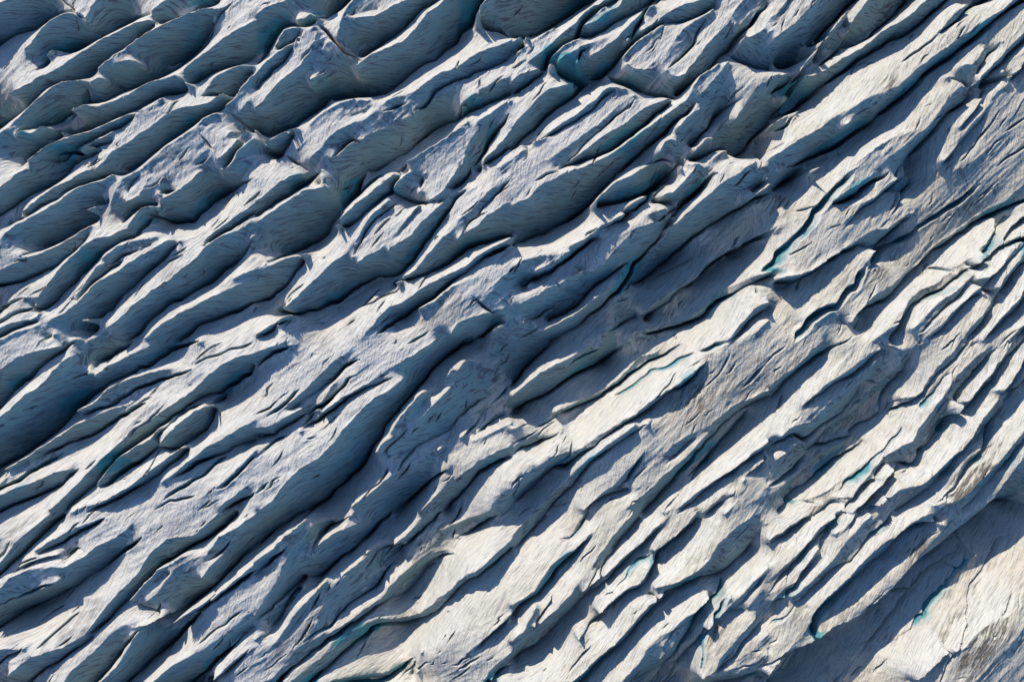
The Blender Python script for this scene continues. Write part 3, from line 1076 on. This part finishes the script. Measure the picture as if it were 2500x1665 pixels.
# frame of the surveyed field: joins the glacier beyond
bz = outer(GX, GY)
edge = np.zeros((NY, NX), bool)
edge[:2] = edge[-2:] = True; edge[:, :2] = edge[:, -2:] = True
acc[edge] = bz[edge]; wgt[edge] = 1.0

H = solve(acc, wgt)
MGF = macro(np.stack([GX.ravel(), GY.ravel()], 1)).reshape(NY, NX).astype(np.float32)
DF = blur(solve(dac, dwg), 4, 2)
_gy, _gx = np.gradient(blur(H, 2, 2), GS)
wl = np.clip(0.5 - 2.2 * (_gx * FD[0] + _gy * FD[1]), 0, 1)      # 1 on walls that drop away from the light
wl = blur(wl.astype(np.float32), 2, 2)
t2 = np.clip(((GX * FD[0] + GY * FD[1]) / CAM_H - 0.25) / 0.2, 0, 1)
rr = np.clip(-H / np.maximum(DF, 0.5), 0, 1.4)
tt = np.clip((-(GX * FD[0] + GY * FD[1]) / CAM_H + 0.12) / 0.3, 0, 1)      # flat-topped plates give way to steep blades
H = np.where(H < 0, -DF * rr ** (1.75 - 0.45 * tt - 0.4 * t2 - (0.6 - 0.3 * tt) * wl), H).astype(np.float32)
H = 0.85 * H + 0.15 * blur(H, 1, 2)
base = blur(H, 6, 2)

# grooves and cracks cut into the surface
bare = np.zeros((NY, NX), np.float32)
def carve(Q, hw, depth, straight=False):
    global H
    S = Q if straight else spline(Q, 0.15)
    L = np.arange(len(S)) * 0.15
    S = S + np.stack([vn(L / 2.2, L * 0 + S[0, 0], 28), vn(L / 2.2, L * 0 + S[0, 1], 29)], 1) * min(0.6, 0.9 * hw + 0.12)
    e = np.minimum(L, L[-1] - L)
    taper = np.clip(e / 2.0, 0.15, 1) * (0.75 + 0.7 * (vn(L / 3, L * 0 + S[0, 1], 30) + 0.3))
    if straight:
        taper = taper * np.clip(0.75 + 1.5 * vn(L / 7, L * 0 + S[0, 1], 33), 0.12, 1.2)
    r = int(math.ceil(hw * 1.6 / GS)) + 1
    x0 = max(0, int((S[:, 0].min() - X0) / GS) - r - 8); x1 = min(NX, int((S[:, 0].max() - X0) / GS) + r + 9)
    y0 = max(0, int((S[:, 1].min() - Y0) / GS) - r - 8); y1 = min(NY, int((S[:, 1].max() - Y0) / GS) + r + 9)
    loc = np.zeros((y1 - y0, x1 - x0), np.float32)
    for (px, py), tp in zip(S, taper):
        ix = int((px - X0) / GS); iy = int((py - Y0) / GS)
        a0, a1, b0, b1 = max(x0, ix - r), min(x1, ix + r + 1), max(y0, iy - r), min(y1, iy + r + 1)
        if a1 <= a0 or b1 <= b0:
            continue
        d = np.hypot(GX[b0:b1, a0:a1] - px, GY[b0:b1, a0:a1] - py) / (hw * (0.4 + 0.6 * tp))
        prof = np.clip(1.25 - d, 0, 1) * tp
        sub = loc[b0 - y0:b1 - y0, a0 - x0:a1 - x0]
        np.maximum(sub, prof, out=sub)
    H[y0:y1, x0:x1] -= loc * depth
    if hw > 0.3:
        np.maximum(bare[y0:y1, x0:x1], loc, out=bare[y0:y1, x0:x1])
for W, m in slots:                              # the open slot at the foot of every deep crevasse
    if m >= 0.35 and len(W) > 3:
        t = np.mean(W @ FD) / CAM_H
        carve(W, 0.26 + 0.18 * m, 3.6 * m * (1 - 1.0 * max(0, t)), True)
for m, Q in grooves:
    hw = m * U * PX * 1.15
    carve(Q, hw, 3.2 * hw)
for Q in cracks:
    carve(Q, 0.26, 0.9)
# many short unsurveyed cracks, lying along the flow
for i in range(800):
    p = np.array([rng.uniform(-128, 128), rng.uniform(-86, 86)])
    a = RA + 0.0009 * p[0] + rng.normal(0, 0.16) + (0.25 if rng.rand() < 0.5 else 0)
    Ln = rng.uniform(1.2, 5.5) * rng.choice([0.6, 1, 1.5])
    n = 4
    q = p + np.linspace(-0.5, 0.5, n)[:, None] * Ln * np.array([math.cos(a), math.sin(a)]) + rng.normal(0, 0.22, (n, 2))
    carve(q, rng.uniform(0.13, 0.27), rng.uniform(0.5, 1.4))

# melt pits
for i in range(90):
    p = np.array([rng.uniform(-126, 126), rng.uniform(-84, 84)])
    carve(np.array([p, p + rng.normal(0, 0.25, 2), p + rng.normal(0, 0.3, 2)]), rng.uniform(0.18, 0.4), rng.uniform(0.8, 1.6))
# dirt that has melted out on the flat ice
dirt = np.zeros((NY, NX), np.float32)
for tok in '''1701,980,60 1614,917,22 1900,575,45 1945,455,35 2172,200,24 2172,660,28 2415,490,24 2350,1190,42 2400,1150,42 2440,1080,40
2300,1060,28 2330,1030,34 1608,1490,34 1350,1590,40 1745,1550,24 2440,1530,60 2390,1600,50 2310,945,28 2200,1310,22 2250,1360,28 2010,1265,24'''.split():
    px, py, r = [float(a) for a in tok.split(',')]
    dx = GX - (px - 1250) * PX; dy = GY + (py - 832.5) * PX
    u = (0.55 * dx + 0.83 * dy) / (r * PX * 1.35); v = (0.83 * dx - 0.55 * dy) / (r * PX * 0.8)
    dirt = np.maximum(dirt, np.exp(-(u * u + v * v) * 1.2))
H = H + 0.5 * (H - blur(H, 4, 2)) + 0.12 * (H - blur(H, 12, 2))
# relief of the weathered surface, stretched along the flow
und = 1.5 * fbm(AL / 15, AC / 4.2, 40, 2)
sm = fbm(AL / 4.5, AC / 1.3, 50, 3)
rg = 1 - np.abs(2 * fbm(AL / 7.0 + 0.7 * vn(GX / 6, GY / 6, 61), AC / 1.8, 60, 2)) * 1.6
H = H + 0.32 * und + 0.20 * sm + 0.14 * rg + MGF
H = H + 0.05 * fbm(GX / 0.8, GY / 0.8, 70, 2)
fr = np.minimum(np.minimum(GX - X0, gx[-1] - GX), np.minimum(GY - Y0, gy[-1] - GY))
k = np.clip(fr / 3.5, 0, 1); k = k * k * (3 - 2 * k)
H = (H * k + bz * (1 - k)).astype(np.float32)

# ------------------------------------------------------------------ which ridge owns which patch of ice
h2 = (slice(None, None, 2), slice(None, None, 2))
ny2, nx2 = rmask[h2].shape
lab = np.full((ny2, nx2), -1, np.int32)
bar = np.zeros((ny2, nx2), bool)
ys, xs = np.nonzero(rmask >= 0)
seed = rmask[ys, xs]
yv, xv = np.nonzero(vmask)
bar[np.minimum(yv // 2, ny2 - 1), np.minimum(xv // 2, nx2 - 1)] = True
dist = np.full((ny2, nx2), 1e9)
heap = []
for y, x, s in zip(ys // 2, xs // 2, seed):
    if y < ny2 and x < nx2 and dist[y, x] > 0:
        dist[y, x] = 0; lab[y, x] = s; heap.append((0.0, int(y), int(x)))
heapq.heapify(heap)
barl = bar.tolist(); distl = dist.tolist(); labl = lab.tolist()
while heap:
    d, y, x = heapq.heappop(heap)
    if d > distl[y][x]:
        continue
    s = labl[y][x]
    for dy, dx, c in ((0, 1, 1), (0, -1, 1), (1, 0, 1), (-1, 0, 1), (1, 1, 1.41), (1, -1, 1.41), (-1, 1, 1.41), (-1, -1, 1.41)):
        a, b = y + dy, x + dx
        if 0 <= a < ny2 and 0 <= b < nx2:
            nd = d + c * (40 if barl[a][b] else 1)
            if nd < distl[a][b] - 1e-6:
                distl[a][b] = nd; labl[a][b] = s
                heapq.heappush(heap, (nd, a, b))
lab = np.array(labl, np.int32)
labf = np.repeat(np.repeat(lab, 2, 0), 2, 1)[:NY, :NX]
flab = labf[:-1, :-1]
# ------------------------------------------------------------------ material
def ice_material():
    m = bpy.data.materials.new("glacier_ice")
    m.use_nodes = True
    nt = m.node_tree
    N, Lk = nt.nodes, nt.links
    bs = N["Principled BSDF"]
    def node(t, **kw):
        n = N.new(t)
        for k, v in kw.items():
            setattr(n, k, v)
        return n
    def noise(vec, scale, detail=3, rough=0.55, dist=0.0):
        n = node("ShaderNodeTexNoise")
        n.inputs["Scale"].default_value = scale
        n.inputs["Detail"].default_value = detail
        n.inputs["Roughness"].default_value = rough
        n.inputs["Distortion"].default_value = dist
        Lk.new(vec, n.inputs["Vector"])
        return n.outputs[0]
    def ramp(v, a, b, lo=0.0, hi=1.0):
        n = node("ShaderNodeMapRange")
        n.interpolation_type = 'SMOOTHSTEP'
        n.inputs[1].default_value = a; n.inputs[2].default_value = b
        n.inputs[3].default_value = lo; n.inputs[4].default_value = hi
        Lk.new(v, n.inputs[0])
        return n.outputs[0]
    def math_(op, a, b=None):
        n = node("ShaderNodeMath", operation=op)
        for i, v in enumerate((a, b)):
            if v is None:
                continue
            if isinstance(v, (int, float)):
                n.inputs[i].default_value = v
            else:
                Lk.new(v, n.inputs[i])
        return n.outputs[0]
    def mix(f, a, b):
        n = node("ShaderNodeMix", data_type='RGBA')
        Lk.new(f, n.inputs[0])
        for i, v in ((6, a), (7, b)):
            if isinstance(v, tuple):
                n.inputs[i].default_value = (*v, 1)
            else:
                Lk.new(v, n.inputs[i])
        return n.outputs[2]
    geo = node("ShaderNodeNewGeometry")
    pos = geo.outputs["Position"]
    sep = node("ShaderNodeSeparateXYZ"); Lk.new(geo.outputs["Normal"], sep.inputs[0])
    nz = sep.outputs[2]
    # foliation: tilted layers in the ice, met at different angles by every face
    warp = node("ShaderNodeTexNoise"); warp.inputs["Scale"].default_value = 0.11; warp.inputs["Detail"].default_value = 1
    Lk.new(pos, warp.inputs["Vector"])
    wv = node("ShaderNodeVectorMath", operation='MULTIPLY_ADD')
    Lk.new(warp.outputs["Color"], wv.inputs[0]); wv.inputs[1].default_value = (1.1, 1.1, 1.1); Lk.new(pos, wv.inputs[2])
    def layers(nrm, f, f2):
        d = node("ShaderNodeVectorMath", operation='DOT_PRODUCT')
        Lk.new(wv.outputs[0], d.inputs[0]); d.inputs[1].default_value = nrm
        s = math_('MULTIPLY', d.outputs["Value"], f)
        sc = node("ShaderNodeVectorMath", operation='SCALE'); Lk.new(wv.outputs[0], sc.inputs[0]); sc.inputs[3].default_value = f2
        sp = node("ShaderNodeSeparateXYZ"); Lk.new(sc.outputs[0], sp.inputs[0])
        cb = node("ShaderNodeCombineXYZ")
        Lk.new(s, cb.inputs[0]); Lk.new(sp.outputs[0], cb.inputs[1]); Lk.new(sp.outputs[1], cb.inputs[2])
        return cb.outputs[0]
    patch = noise(pos, 0.16, 3, 0.6)
    lay = noise(layers((0.533, -0.13, 0.8775), 3.5, 0.24), 1.0, 2, 0.65)
    cut = math_('MULTIPLY', ramp(lay, 0.49, 0.38), ramp(patch, 0.32, 0.55, 0.45, 1.0))                       # thin dark foliation bands
    # blue ice with painted-in shade on faces turned away from the sun
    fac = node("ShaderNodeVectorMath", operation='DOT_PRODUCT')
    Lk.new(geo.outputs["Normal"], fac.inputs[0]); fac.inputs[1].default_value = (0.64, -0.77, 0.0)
    att = node('ShaderNodeAttribute', attribute_name='bare_ice_shade')
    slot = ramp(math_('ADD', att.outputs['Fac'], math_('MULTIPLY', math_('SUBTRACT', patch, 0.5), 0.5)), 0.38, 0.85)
    steep = ramp(math_('ADD', fac.outputs["Value"], math_('MULTIPLY', math_('SUBTRACT', patch, 0.5), 0.5)), 0.16, 0.55)  # picks faces turned from the sun, not steepness alone
    crust = mix(noise(pos, 0.35, 3, 0.65), (0.56, 0.545, 0.51), (0.71, 0.69, 0.645))
    sx = node("ShaderNodeSeparateXYZ"); Lk.new(pos, sx.inputs[0])
    drift = math_('ADD', math_('MULTIPLY', sx.outputs[0], 0.006), math_('MULTIPLY', sx.outputs[1], -0.004))
    warmth = math_('MULTIPLY', ramp(math_('ADD', noise(pos, 0.03, 2), drift), 0.25, 0.95), math_('MULTIPLY', ramp(nz, 0.55, 0.85), 0.8))
    crust = mix(warmth, crust, (0.60, 0.555, 0.455))
    blue = mix(patch, (0.09, 0.275, 0.30), (0.26, 0.38, 0.395))  # blue-ice tone, darkened so the colour carries the walls' shade
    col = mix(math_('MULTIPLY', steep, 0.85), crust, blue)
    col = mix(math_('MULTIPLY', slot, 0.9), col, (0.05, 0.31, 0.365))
    col = mix(math_('MULTIPLY', cut, math_('ADD', 0.44, math_('MULTIPLY', steep, 0.45))), col, (0.12, 0.14, 0.17))
    # wind-blown dust caught on the flatter ice
    dustp = ramp(noise(pos, 0.05, 2, 0.5), 0.50, 0.66)
    dustf = ramp(noise(layers((0.75, -0.45, 0.2), 2.2, 0.22), 1.0, 2, 0.7), 0.40, 0.60)
    flat = ramp(nz, 0.62, 0.85)
    dat = node('ShaderNodeAttribute', attribute_name='dirt')
    dust = math_('MINIMUM', 0.85, math_('MULTIPLY', math_('ADD', math_('MULTIPLY', dustp, 0.45), math_('MULTIPLY', dat.outputs['Fac'], 1.1)), math_('MULTIPLY', dustf, flat)))
    col = mix(dust, col, (0.11, 0.09, 0.07))
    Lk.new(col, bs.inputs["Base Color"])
    bs.inputs["Roughness"].default_value = 0.62
    bs.inputs["Specular IOR Level"].default_value = 0.25
    # relief
    hgt = math_('MULTIPLY', lay, 0.30)
    hgt = math_('ADD', hgt, math_('MULTIPLY', noise(pos, 1.3, 3, 0.7), 0.26))
    bp = node("ShaderNodeBump")
    bp.inputs["Strength"].default_value = 1.0
    bp.inputs["Distance"].default_value = 1.0
    Lk.new(hgt, bp.inputs["Height"])
    Lk.new(bp.outputs[0], bs.inputs["Normal"])
    return m
ICE = ice_material()

# ------------------------------------------------------------------ meshes
gyv, gxv = np.gradient(H, GS)
nrm = np.stack([-gxv, -gyv, np.ones_like(H)], -1)
nrm /= np.linalg.norm(nrm, axis=-1, keepdims=True)
nrm = nrm.reshape(-1, 3).astype(np.float32)
VV = np.stack([GX, GY, H], -1).reshape(-1, 3).astype(np.float32)
BOTTOM = -34.0
DIRT = dirt.ravel().astype(np.float32)
# aspect of the large form: the back of a ridge rises towards its crest, the wall drops from it
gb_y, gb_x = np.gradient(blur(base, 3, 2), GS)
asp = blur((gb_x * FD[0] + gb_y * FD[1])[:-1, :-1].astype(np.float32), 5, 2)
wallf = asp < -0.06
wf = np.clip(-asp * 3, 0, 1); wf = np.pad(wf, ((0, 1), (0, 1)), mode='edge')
BARE_SHADE = np.maximum(bare, np.minimum(0.85, 5.5 * blur(bare, 9, 2) * wf)).astype(np.float32)  # bare-ice tint spread over sun-averted walls, putting their shade tone into the colour
BARE_SHADE = np.maximum(BARE_SHADE, np.minimum(0.55, 1.8 * blur(bare, 2, 2))).ravel().astype(np.float32)


def make_mesh(name, fy, fx, origin):
    """one solid block of ice: the surveyed top faces and sides down to the bed"""
    a = fy * NX + fx
    quads = np.stack([a, a + 1, a + NX + 1, a + NX], 1)
    idx, inv = np.unique(quads.ravel(), return_inverse=True)
    q = inv.reshape(-1, 4)
    e = np.concatenate([q[:, [0, 1]], q[:, [1, 2]], q[:, [2, 3]], q[:, [3, 0]]])
    n = len(idx)
    key = e[:, 0].astype(np.int64) * n + e[:, 1]; rev = e[:, 1].astype(np.int64) * n + e[:, 0]
    be = e[~np.isin(key, rev)]
    bv, binv = np.unique(be.ravel(), return_inverse=True)
    binv = binv.reshape(-1, 2)
    top = VV[idx] - origin
    low = top[bv].copy(); low[:, 2] = BOTTOM - origin[2]
    sides = np.stack([be[:, 1], be[:, 0], n + binv[:, 0], n + binv[:, 1]], 1)
    verts = np.concatenate([top, low]); faces = np.concatenate([q, sides])
    me = bpy.data.meshes.new(name)
    me.vertices.add(len(verts)); me.vertices.foreach_set("co", verts.ravel().astype(np.float32))
    me.loops.add(len(faces) * 4); me.loops.foreach_set("vertex_index", faces.ravel().astype(np.int32))
    me.polygons.add(len(faces))
    me.polygons.foreach_set("loop_start", np.arange(0, len(faces) * 4, 4, dtype=np.int32))
    me.update(calc_edges=True)
    me.polygons.foreach_set("use_smooth", np.ones(len(faces), bool))
    me.normals_split_custom_set_from_vertices(np.concatenate([nrm[idx], np.tile(np.float32([0, 0, 1]), (len(low), 1))]))
    at = me.attributes.new('bare_ice_shade', 'FLOAT', 'POINT')
    at.data.foreach_set('value', np.concatenate([BARE_SHADE[idx], np.ones(len(low), np.float32)]))
    at = me.attributes.new('dirt', 'FLOAT', 'POINT')
    at.data.foreach_set('value', np.concatenate([DIRT[idx], np.zeros(len(low), np.float32)]))
    me.materials.append(ICE)
    return me

LABELS = {}
for line in """a1|shaded dark blue ice ridge filling the extreme upper left corner
a2|rounded ice block with a thin bright rim, just inside the upper left corner
a3|dark ice block on the top edge between two cross fractures, near the upper left corner
a4|shaded ice block on the top edge beside a short dark fracture
a5|long slender ridge with a thin sunlit crest running below the two corner fractures
a7|dark rounded ridges with fine bright rims on the left edge, below the corner blocks
a8|broad striped ice block with a small sunlit snout, upper left
a10|long ridge with white lit back and deep teal wall reaching the top edge
a11|small dark almond-shaped ice hump wedged under the teal-walled ridge, upper left
a12|low dark wavy ridge with a short sunlit cap, under the striped block
a14|long ridge with pale teal wall curving down to the left edge, upper left
a15|ridge with a cracked sunlit back above the dented block, upper left
a17|dented ice block with a hollow in its lit top, left of upper centre
a18|smooth shaded block joined to the dented block, with a cross fracture at its end
b2|narrow greenish rib lying along the big white-backed block, upper left of centre
b3|big wedge-shaped block with a white sunlit stripe and square fractured end
b4|ridge with a thin bright crest beyond the square fracture of the wedge block
b5|knobbly ice block with dark pits on the top edge, beyond the wedge block
b6|dark shaded ice dome on the top edge, above the pale hooked ridge
b7|long pale ridge with a rounded lobed lower end under the wedge block
b9|low dark rib squeezed between the long lobed ridge and the pitted lit block
b10|blunt lit block with a curved striped end, left of centre
b12|ridge with two sunlit stripes and a dark end groove, above the picture's centre
c3|narrow lit ridge climbing to the top edge with long scratches on its dark wall
c4|short lit ridge with a black wall at the middle of the top edge
c5|bowl-ended block with a round pit in its lit face, upper centre
c6|thin lit ridge crossing the top edge above the broad striped block
c7|broad block with two white stripes and a curved grey end, upper centre
c10|lit ridge with a wide smooth shaded wall at the top, beyond the grey-ended block
c11|ridge with a scalloped lit top joining the small fracture cross, upper centre
c13|slim lit rib with a thin teal edge beside the wide white plate
c14|wide white ice plate with a long shaded wall ending in a sharp tip
c16|dark shaded ridge with a frayed lit rim below the sharp-tipped white plate
c17|cluster of small broken ice blocks around a zigzag crack, upper right of centre
c20|block with a bright oblong lit patch above the zigzag crack
d3|shaded blue ice fins packed together on the top edge, upper right
d4|long shaded twisted rib above the longest sunlit ridge, upper right
d6|dark crumpled rib at the foot of the zigzag blocks
d7|longest sunlit ridge with a broad smooth shaded wall, running into the upper right corner
d9|curved lit ridge with a forked crack and snout-like upper end, upper right
d11|narrow sharp-edged lit blade in the upper right corner
d12|short lit slab cut by a teal cross crevasse, right edge near the top
d15|pair of thin broken blades beside the flat cracked plain, upper right
d16|flat pale cracked ice plain on the right edge
e3|long rounded ridge with a clean lit rim and wide striped wall, left edge
e5|S-bent ridge with a bright spine and teal wall, left of centre
e6|low shaded rib in the dark trough beside the S-bent ridge
e7|short rib with a small turquoise hollow in its side, left of centre
e8|large smooth shaded ridge with a broken white streak, left edge at mid-height
e9|big double ridge with two sunlit stripes and a deep teal wall, left of centre
e11|dark rounded shoulder under the double-striped ridge
e13|lit-topped ridge with a dark blue wall on the left edge, above mid-height
f1|slender pale rib rising beside the long lobed ridge's shaded wall
f3|large lit ridge with three stripes, cracks and a pointed lower tip, left of centre
f6|pale wide ridge with a thin long crack, below the three-striped ridge
f8|bright wide ridge with a folded pyramid-like face at the picture's centre
g3|short lit rib with a dark groove beside the pyramid-faced ridge
g5|lit ridge with star-shaped cracks and a small caved-in turquoise pit at its tip
g7|short bright block at the upper end of the ridge with the turquoise pit
g9|broad lavender-shaded slope with long cracks above the cream plain
g10|long shaded rib split by two parallel black cracks, at the picture's centre
g11|bright curving ridge rim with a dark wall, at the edge of the cream plain
g12|short lit block with a frayed corner beside the cream plain
h1|lit slab between two teal slots, right of upper centre
h2|dark rocky-looking ridge wall under a flat white slab, right
h3|lit strip with a wide teal slot along its lower side, right
h4|very long straight pale strip between two narrow crevasses, reaching the right edge
h5|shaded teal ice fin just below the very long straight strip
h6|pointed shaded fin on the right edge, behind the teal fin
h9|striped shaded block with one white patch, near the right edge
h10|smooth cream slab ending in a pointed step, right of centre
h12|group of narrow split slabs with small cross breaks, right
h14|lit blade with a long blue crevasse beside it, on the right edge at mid-height
i3|thin dark ribs lying in the shaded trough under the large smooth ridge
i5|long winding sunlit spine with a hollow blue pocket, lower left
i6|shaded rib with a black wall on the left edge, beside the winding spine
i8|small lens-shaped dark ice hump beside the winding spine
i10|lit ridge with two short teal slits, lower left
i11|ridge with a curved bright shoulder and brown-grey wall, left of centre bottom
i12|broad lit plain ending in a wide shaded slope with small hollows, lower left
j1|rounded white knob and plateau with dark slanting slots, below centre left
j4|massive ridge with a white back and the broadest smooth shaded wall, lower centre left
j5|two thin bright chips of ice on the shaded slope, below the centre
j6|wide shaded slope with branching black cracks, below the centre
j8|dark folded rib at the foot of the branching-crack slope
k3|long cream ridge with a straight lit edge over a teal crevasse, lower centre
k4|thin knife-like lit rib standing inside the wide teal crevasse
k5|large cream plain with a brown dirt smear, right of lower centre
k6|narrow lit rib beside the deep straight blue crevasse
k7|shaded lavender fin along the far side of the deep straight blue crevasse
l2|frayed cream strip with a thin slit, below the stepped slab
l3|cream ridge with a scalloped shadow edge, right of lower centre
l4|shaded blue fin cut by a small cross fracture, lower right
l5|flat lit slab pinched between two blue crevasses, lower right
l6|long lit ribbon with a grey lower wall and a hooked end, lower right
l7|shaded ribs forming the dark core of the lower right crevasse field
l9|shaded block with scattered small lit flecks, below the dirt-smeared plain
l10|thin shaded fin with a lit base, beside the block with lit flecks
l11|small shaded fins stepping down to the bottom quarter, lower right
l13|narrow lit strip with a curled dark crack, lower right
l14|dusty cream ridge with brown specks and a steep blue wall, lower right
l15|sharp lit blade running up to the right edge, above the dusty ridges
l16|short speckled blade on the right edge, lower half
l17|long dusty ridge with dark specks along the rim of the corner trough
l19|dark blue fin with a black gap, on the right edge above the corner trough
m4|long lit ridge with a dark curved wall, near the bottom left corner
m7|ridge with a white triangular flat face, bottom left
m9|shaded block with a bright left rim above the white triangular face
m11|wide shaded slope with one long thin crack, along the bottom edge, left of centre
n3|smooth shaded ribs and hollows between black clefts, lower centre left
n5|lit ridge with a grey hollow and bright curved stripes, bottom edge left of centre
n7|dark blade-edged ridge along the black cleft, bottom centre
n10|low dark shelf on the bottom edge, left of the cracked cream plain
n11|cracked cream plain with dark pits on the bottom edge, centre
o6|small lit slab ending at a short cross gap, lower right of centre
o7|broad wrinkled cream block with a shaded flank, lower right of centre
o8|long dusty cream slab above a green-blue crevasse on the bottom edge
o9|cream slab with a frayed shaded flank on the bottom edge
o10|narrow lit rib with a grey lower end, beside the wide dark gully
o11|lit pointed slab with a white tip near the bottom edge, lower right
p2|pair of lit slabs split by a narrow black slot, lower right
p4|smooth slab with a wide lavender wall, just above the corner trough
p8|curved blade with a short bright crest over the dark corner trough
p10|teal ledge hanging over the dark corner trough
p11|bright speckled ice plain filling the lower right corner
p12|dark scoured floor of the wide corner trough
""".splitlines():
    if '|' in line:
        a, b = line.split('|', 1)
        LABELS[a.strip()] = b.strip()
col = scene.collection
# connected patches of back and wall within every ridge: each becomes a part of its own
g2 = (flab * 2 + wallf)[::2, ::2]
gh, gw = g2.shape
def flood(g2l):
    cg = [[-1] * gw for _ in range(gh)]
    sizes, kinds = [], []
    for y0 in range(gh):
        for x0 in range(gw):
            if cg[y0][x0] >= 0:
                continue
            kv = g2l[y0][x0]; cid = len(sizes); cg[y0][x0] = cid; st_ = [(y0, x0)]; n = 0
            while st_:
                y, x = st_.pop(); n += 1
                for a, b in ((y + 1, x), (y - 1, x), (y, x + 1), (y, x - 1)):
                    if 0 <= a < gh and 0 <= b < gw and cg[a][b] < 0 and g2l[a][b] == kv:
                        cg[a][b] = cid; st_.append((a, b))
            sizes.append(n); kinds.append(kv)
    return np.array(cg), np.array(sizes), np.array(kinds)
cg, sizes, kinds = flood(g2.tolist())
for _ in range(40):                                # crumbs join the patch next to them
    small = sizes[cg] < 90
    if not small.any():
        break
    new = cg.copy()
    for sy, sx in ((0, 1), (0, -1), (1, 0), (-1, 0)):
        nb = np.roll(cg, (sy, sx), (0, 1))
        ok = small & (sizes[nb] >= 90) & ((kinds[nb] // 2 == kinds[cg] // 2) | (_ > 12))
        new = np.where(ok & (new == cg), nb, new)
    cg = new
k1 = kinds
cg, sizes, kinds = flood(cg.tolist())                # pieces cut off by that stand alone
kinds = k1[kinds]
comp = np.repeat(np.repeat(cg, 2, 0), 2, 1)[:NY - 1, :NX - 1]
cwall = kinds % 2 == 1
flab = (kinds // 2)[comp]
stats = []
order = np.argsort(flab.ravel(), kind='stable')
sl_ = np.sort(flab.ravel(), kind='stable')
for i, rid in enumerate(names):
    s, e = np.searchsorted(sl_, [i, i + 1])
    f = order[s:e]
    if len(f) == 0:
        continue
    fy, fx = f // (NX - 1), f % (NX - 1)
    cx, cy = gx[int(np.median(fx))], gy[int(np.median(fy))]
    org = np.array([cx, cy, BOTTOM], np.float32)
    root = bpy.data.objects.new("ice_ridge", None)
    root.location = org
    root.empty_display_size = 1.0
    col.objects.link(root)
    root["label"] = LABELS.get(rid, "weathered ice ridge between two crevasses " + rid)
    root["category"] = "ice ridge"
    root["group"] = "ice ridges of the crevassed glacier"
    w = wallf[fy, fx]
    cc = comp[fy, fx]
    for cid in np.unique(cc):
        sel = cc == cid
        nm = "ice_wall" if cwall[cid] else "ridge_back"
        o = bpy.data.objects.new(nm, make_mesh(nm, fy[sel], fx[sel], org))
        o.parent = root
        col.objects.link(o)
    stats.append((rid, len(f) * GS * GS, float(cx), float(cy), float((~w).mean())))

# ------------------------------------------------------------------ the glacier around the surveyed field
def sheet(name, hx, hy, st, ix, iy, dz):
    rx = np.arange(-hx, hx + st, st); ry = np.arange(-hy, hy + st, st)
    RX, RY = np.meshgrid(rx, ry)
    RZ = outer(RX, RY) + dz
    cxm = (RX[:-1, :-1] + st / 2); cym = (RY[:-1, :-1] + st / 2)
    fy, fx = np.nonzero((np.abs(cxm) > ix) | (np.abs(cym) > iy))
    a = fy * len(rx) + fx
    q = np.stack([a, a + 1, a + len(rx) + 1, a + len(rx)], 1)
    idx, inv = np.unique(q.ravel(), return_inverse=True)
    me = bpy.data.meshes.new(name)
    me.vertices.add(len(idx))
    me.vertices.foreach_set("co", np.stack([RX, RY, RZ], -1).reshape(-1, 3)[idx].ravel().astype(np.float32))
    me.loops.add(len(q) * 4); me.loops.foreach_set("vertex_index", inv.astype(np.int32).ravel())
    me.polygons.add(len(q)); me.polygons.foreach_set("loop_start", np.arange(0, len(q) * 4, 4, dtype=np.int32))
    me.update(calc_edges=True)
    me.polygons.foreach_set("use_smooth", np.ones(len(q), bool))
    me.materials.append(ICE)
    o = bpy.data.objects.new(name, me)
    o["kind"] = "structure"
    col.objects.link(o)
sheet("glacier", 240.0, 192.0, 1.0, -X0 - 1.6, -Y0 - 1.6, -0.35)
sheet("glacier", 1200.0, 1200.0, 6.0, 236.0, 188.0, -1.5)
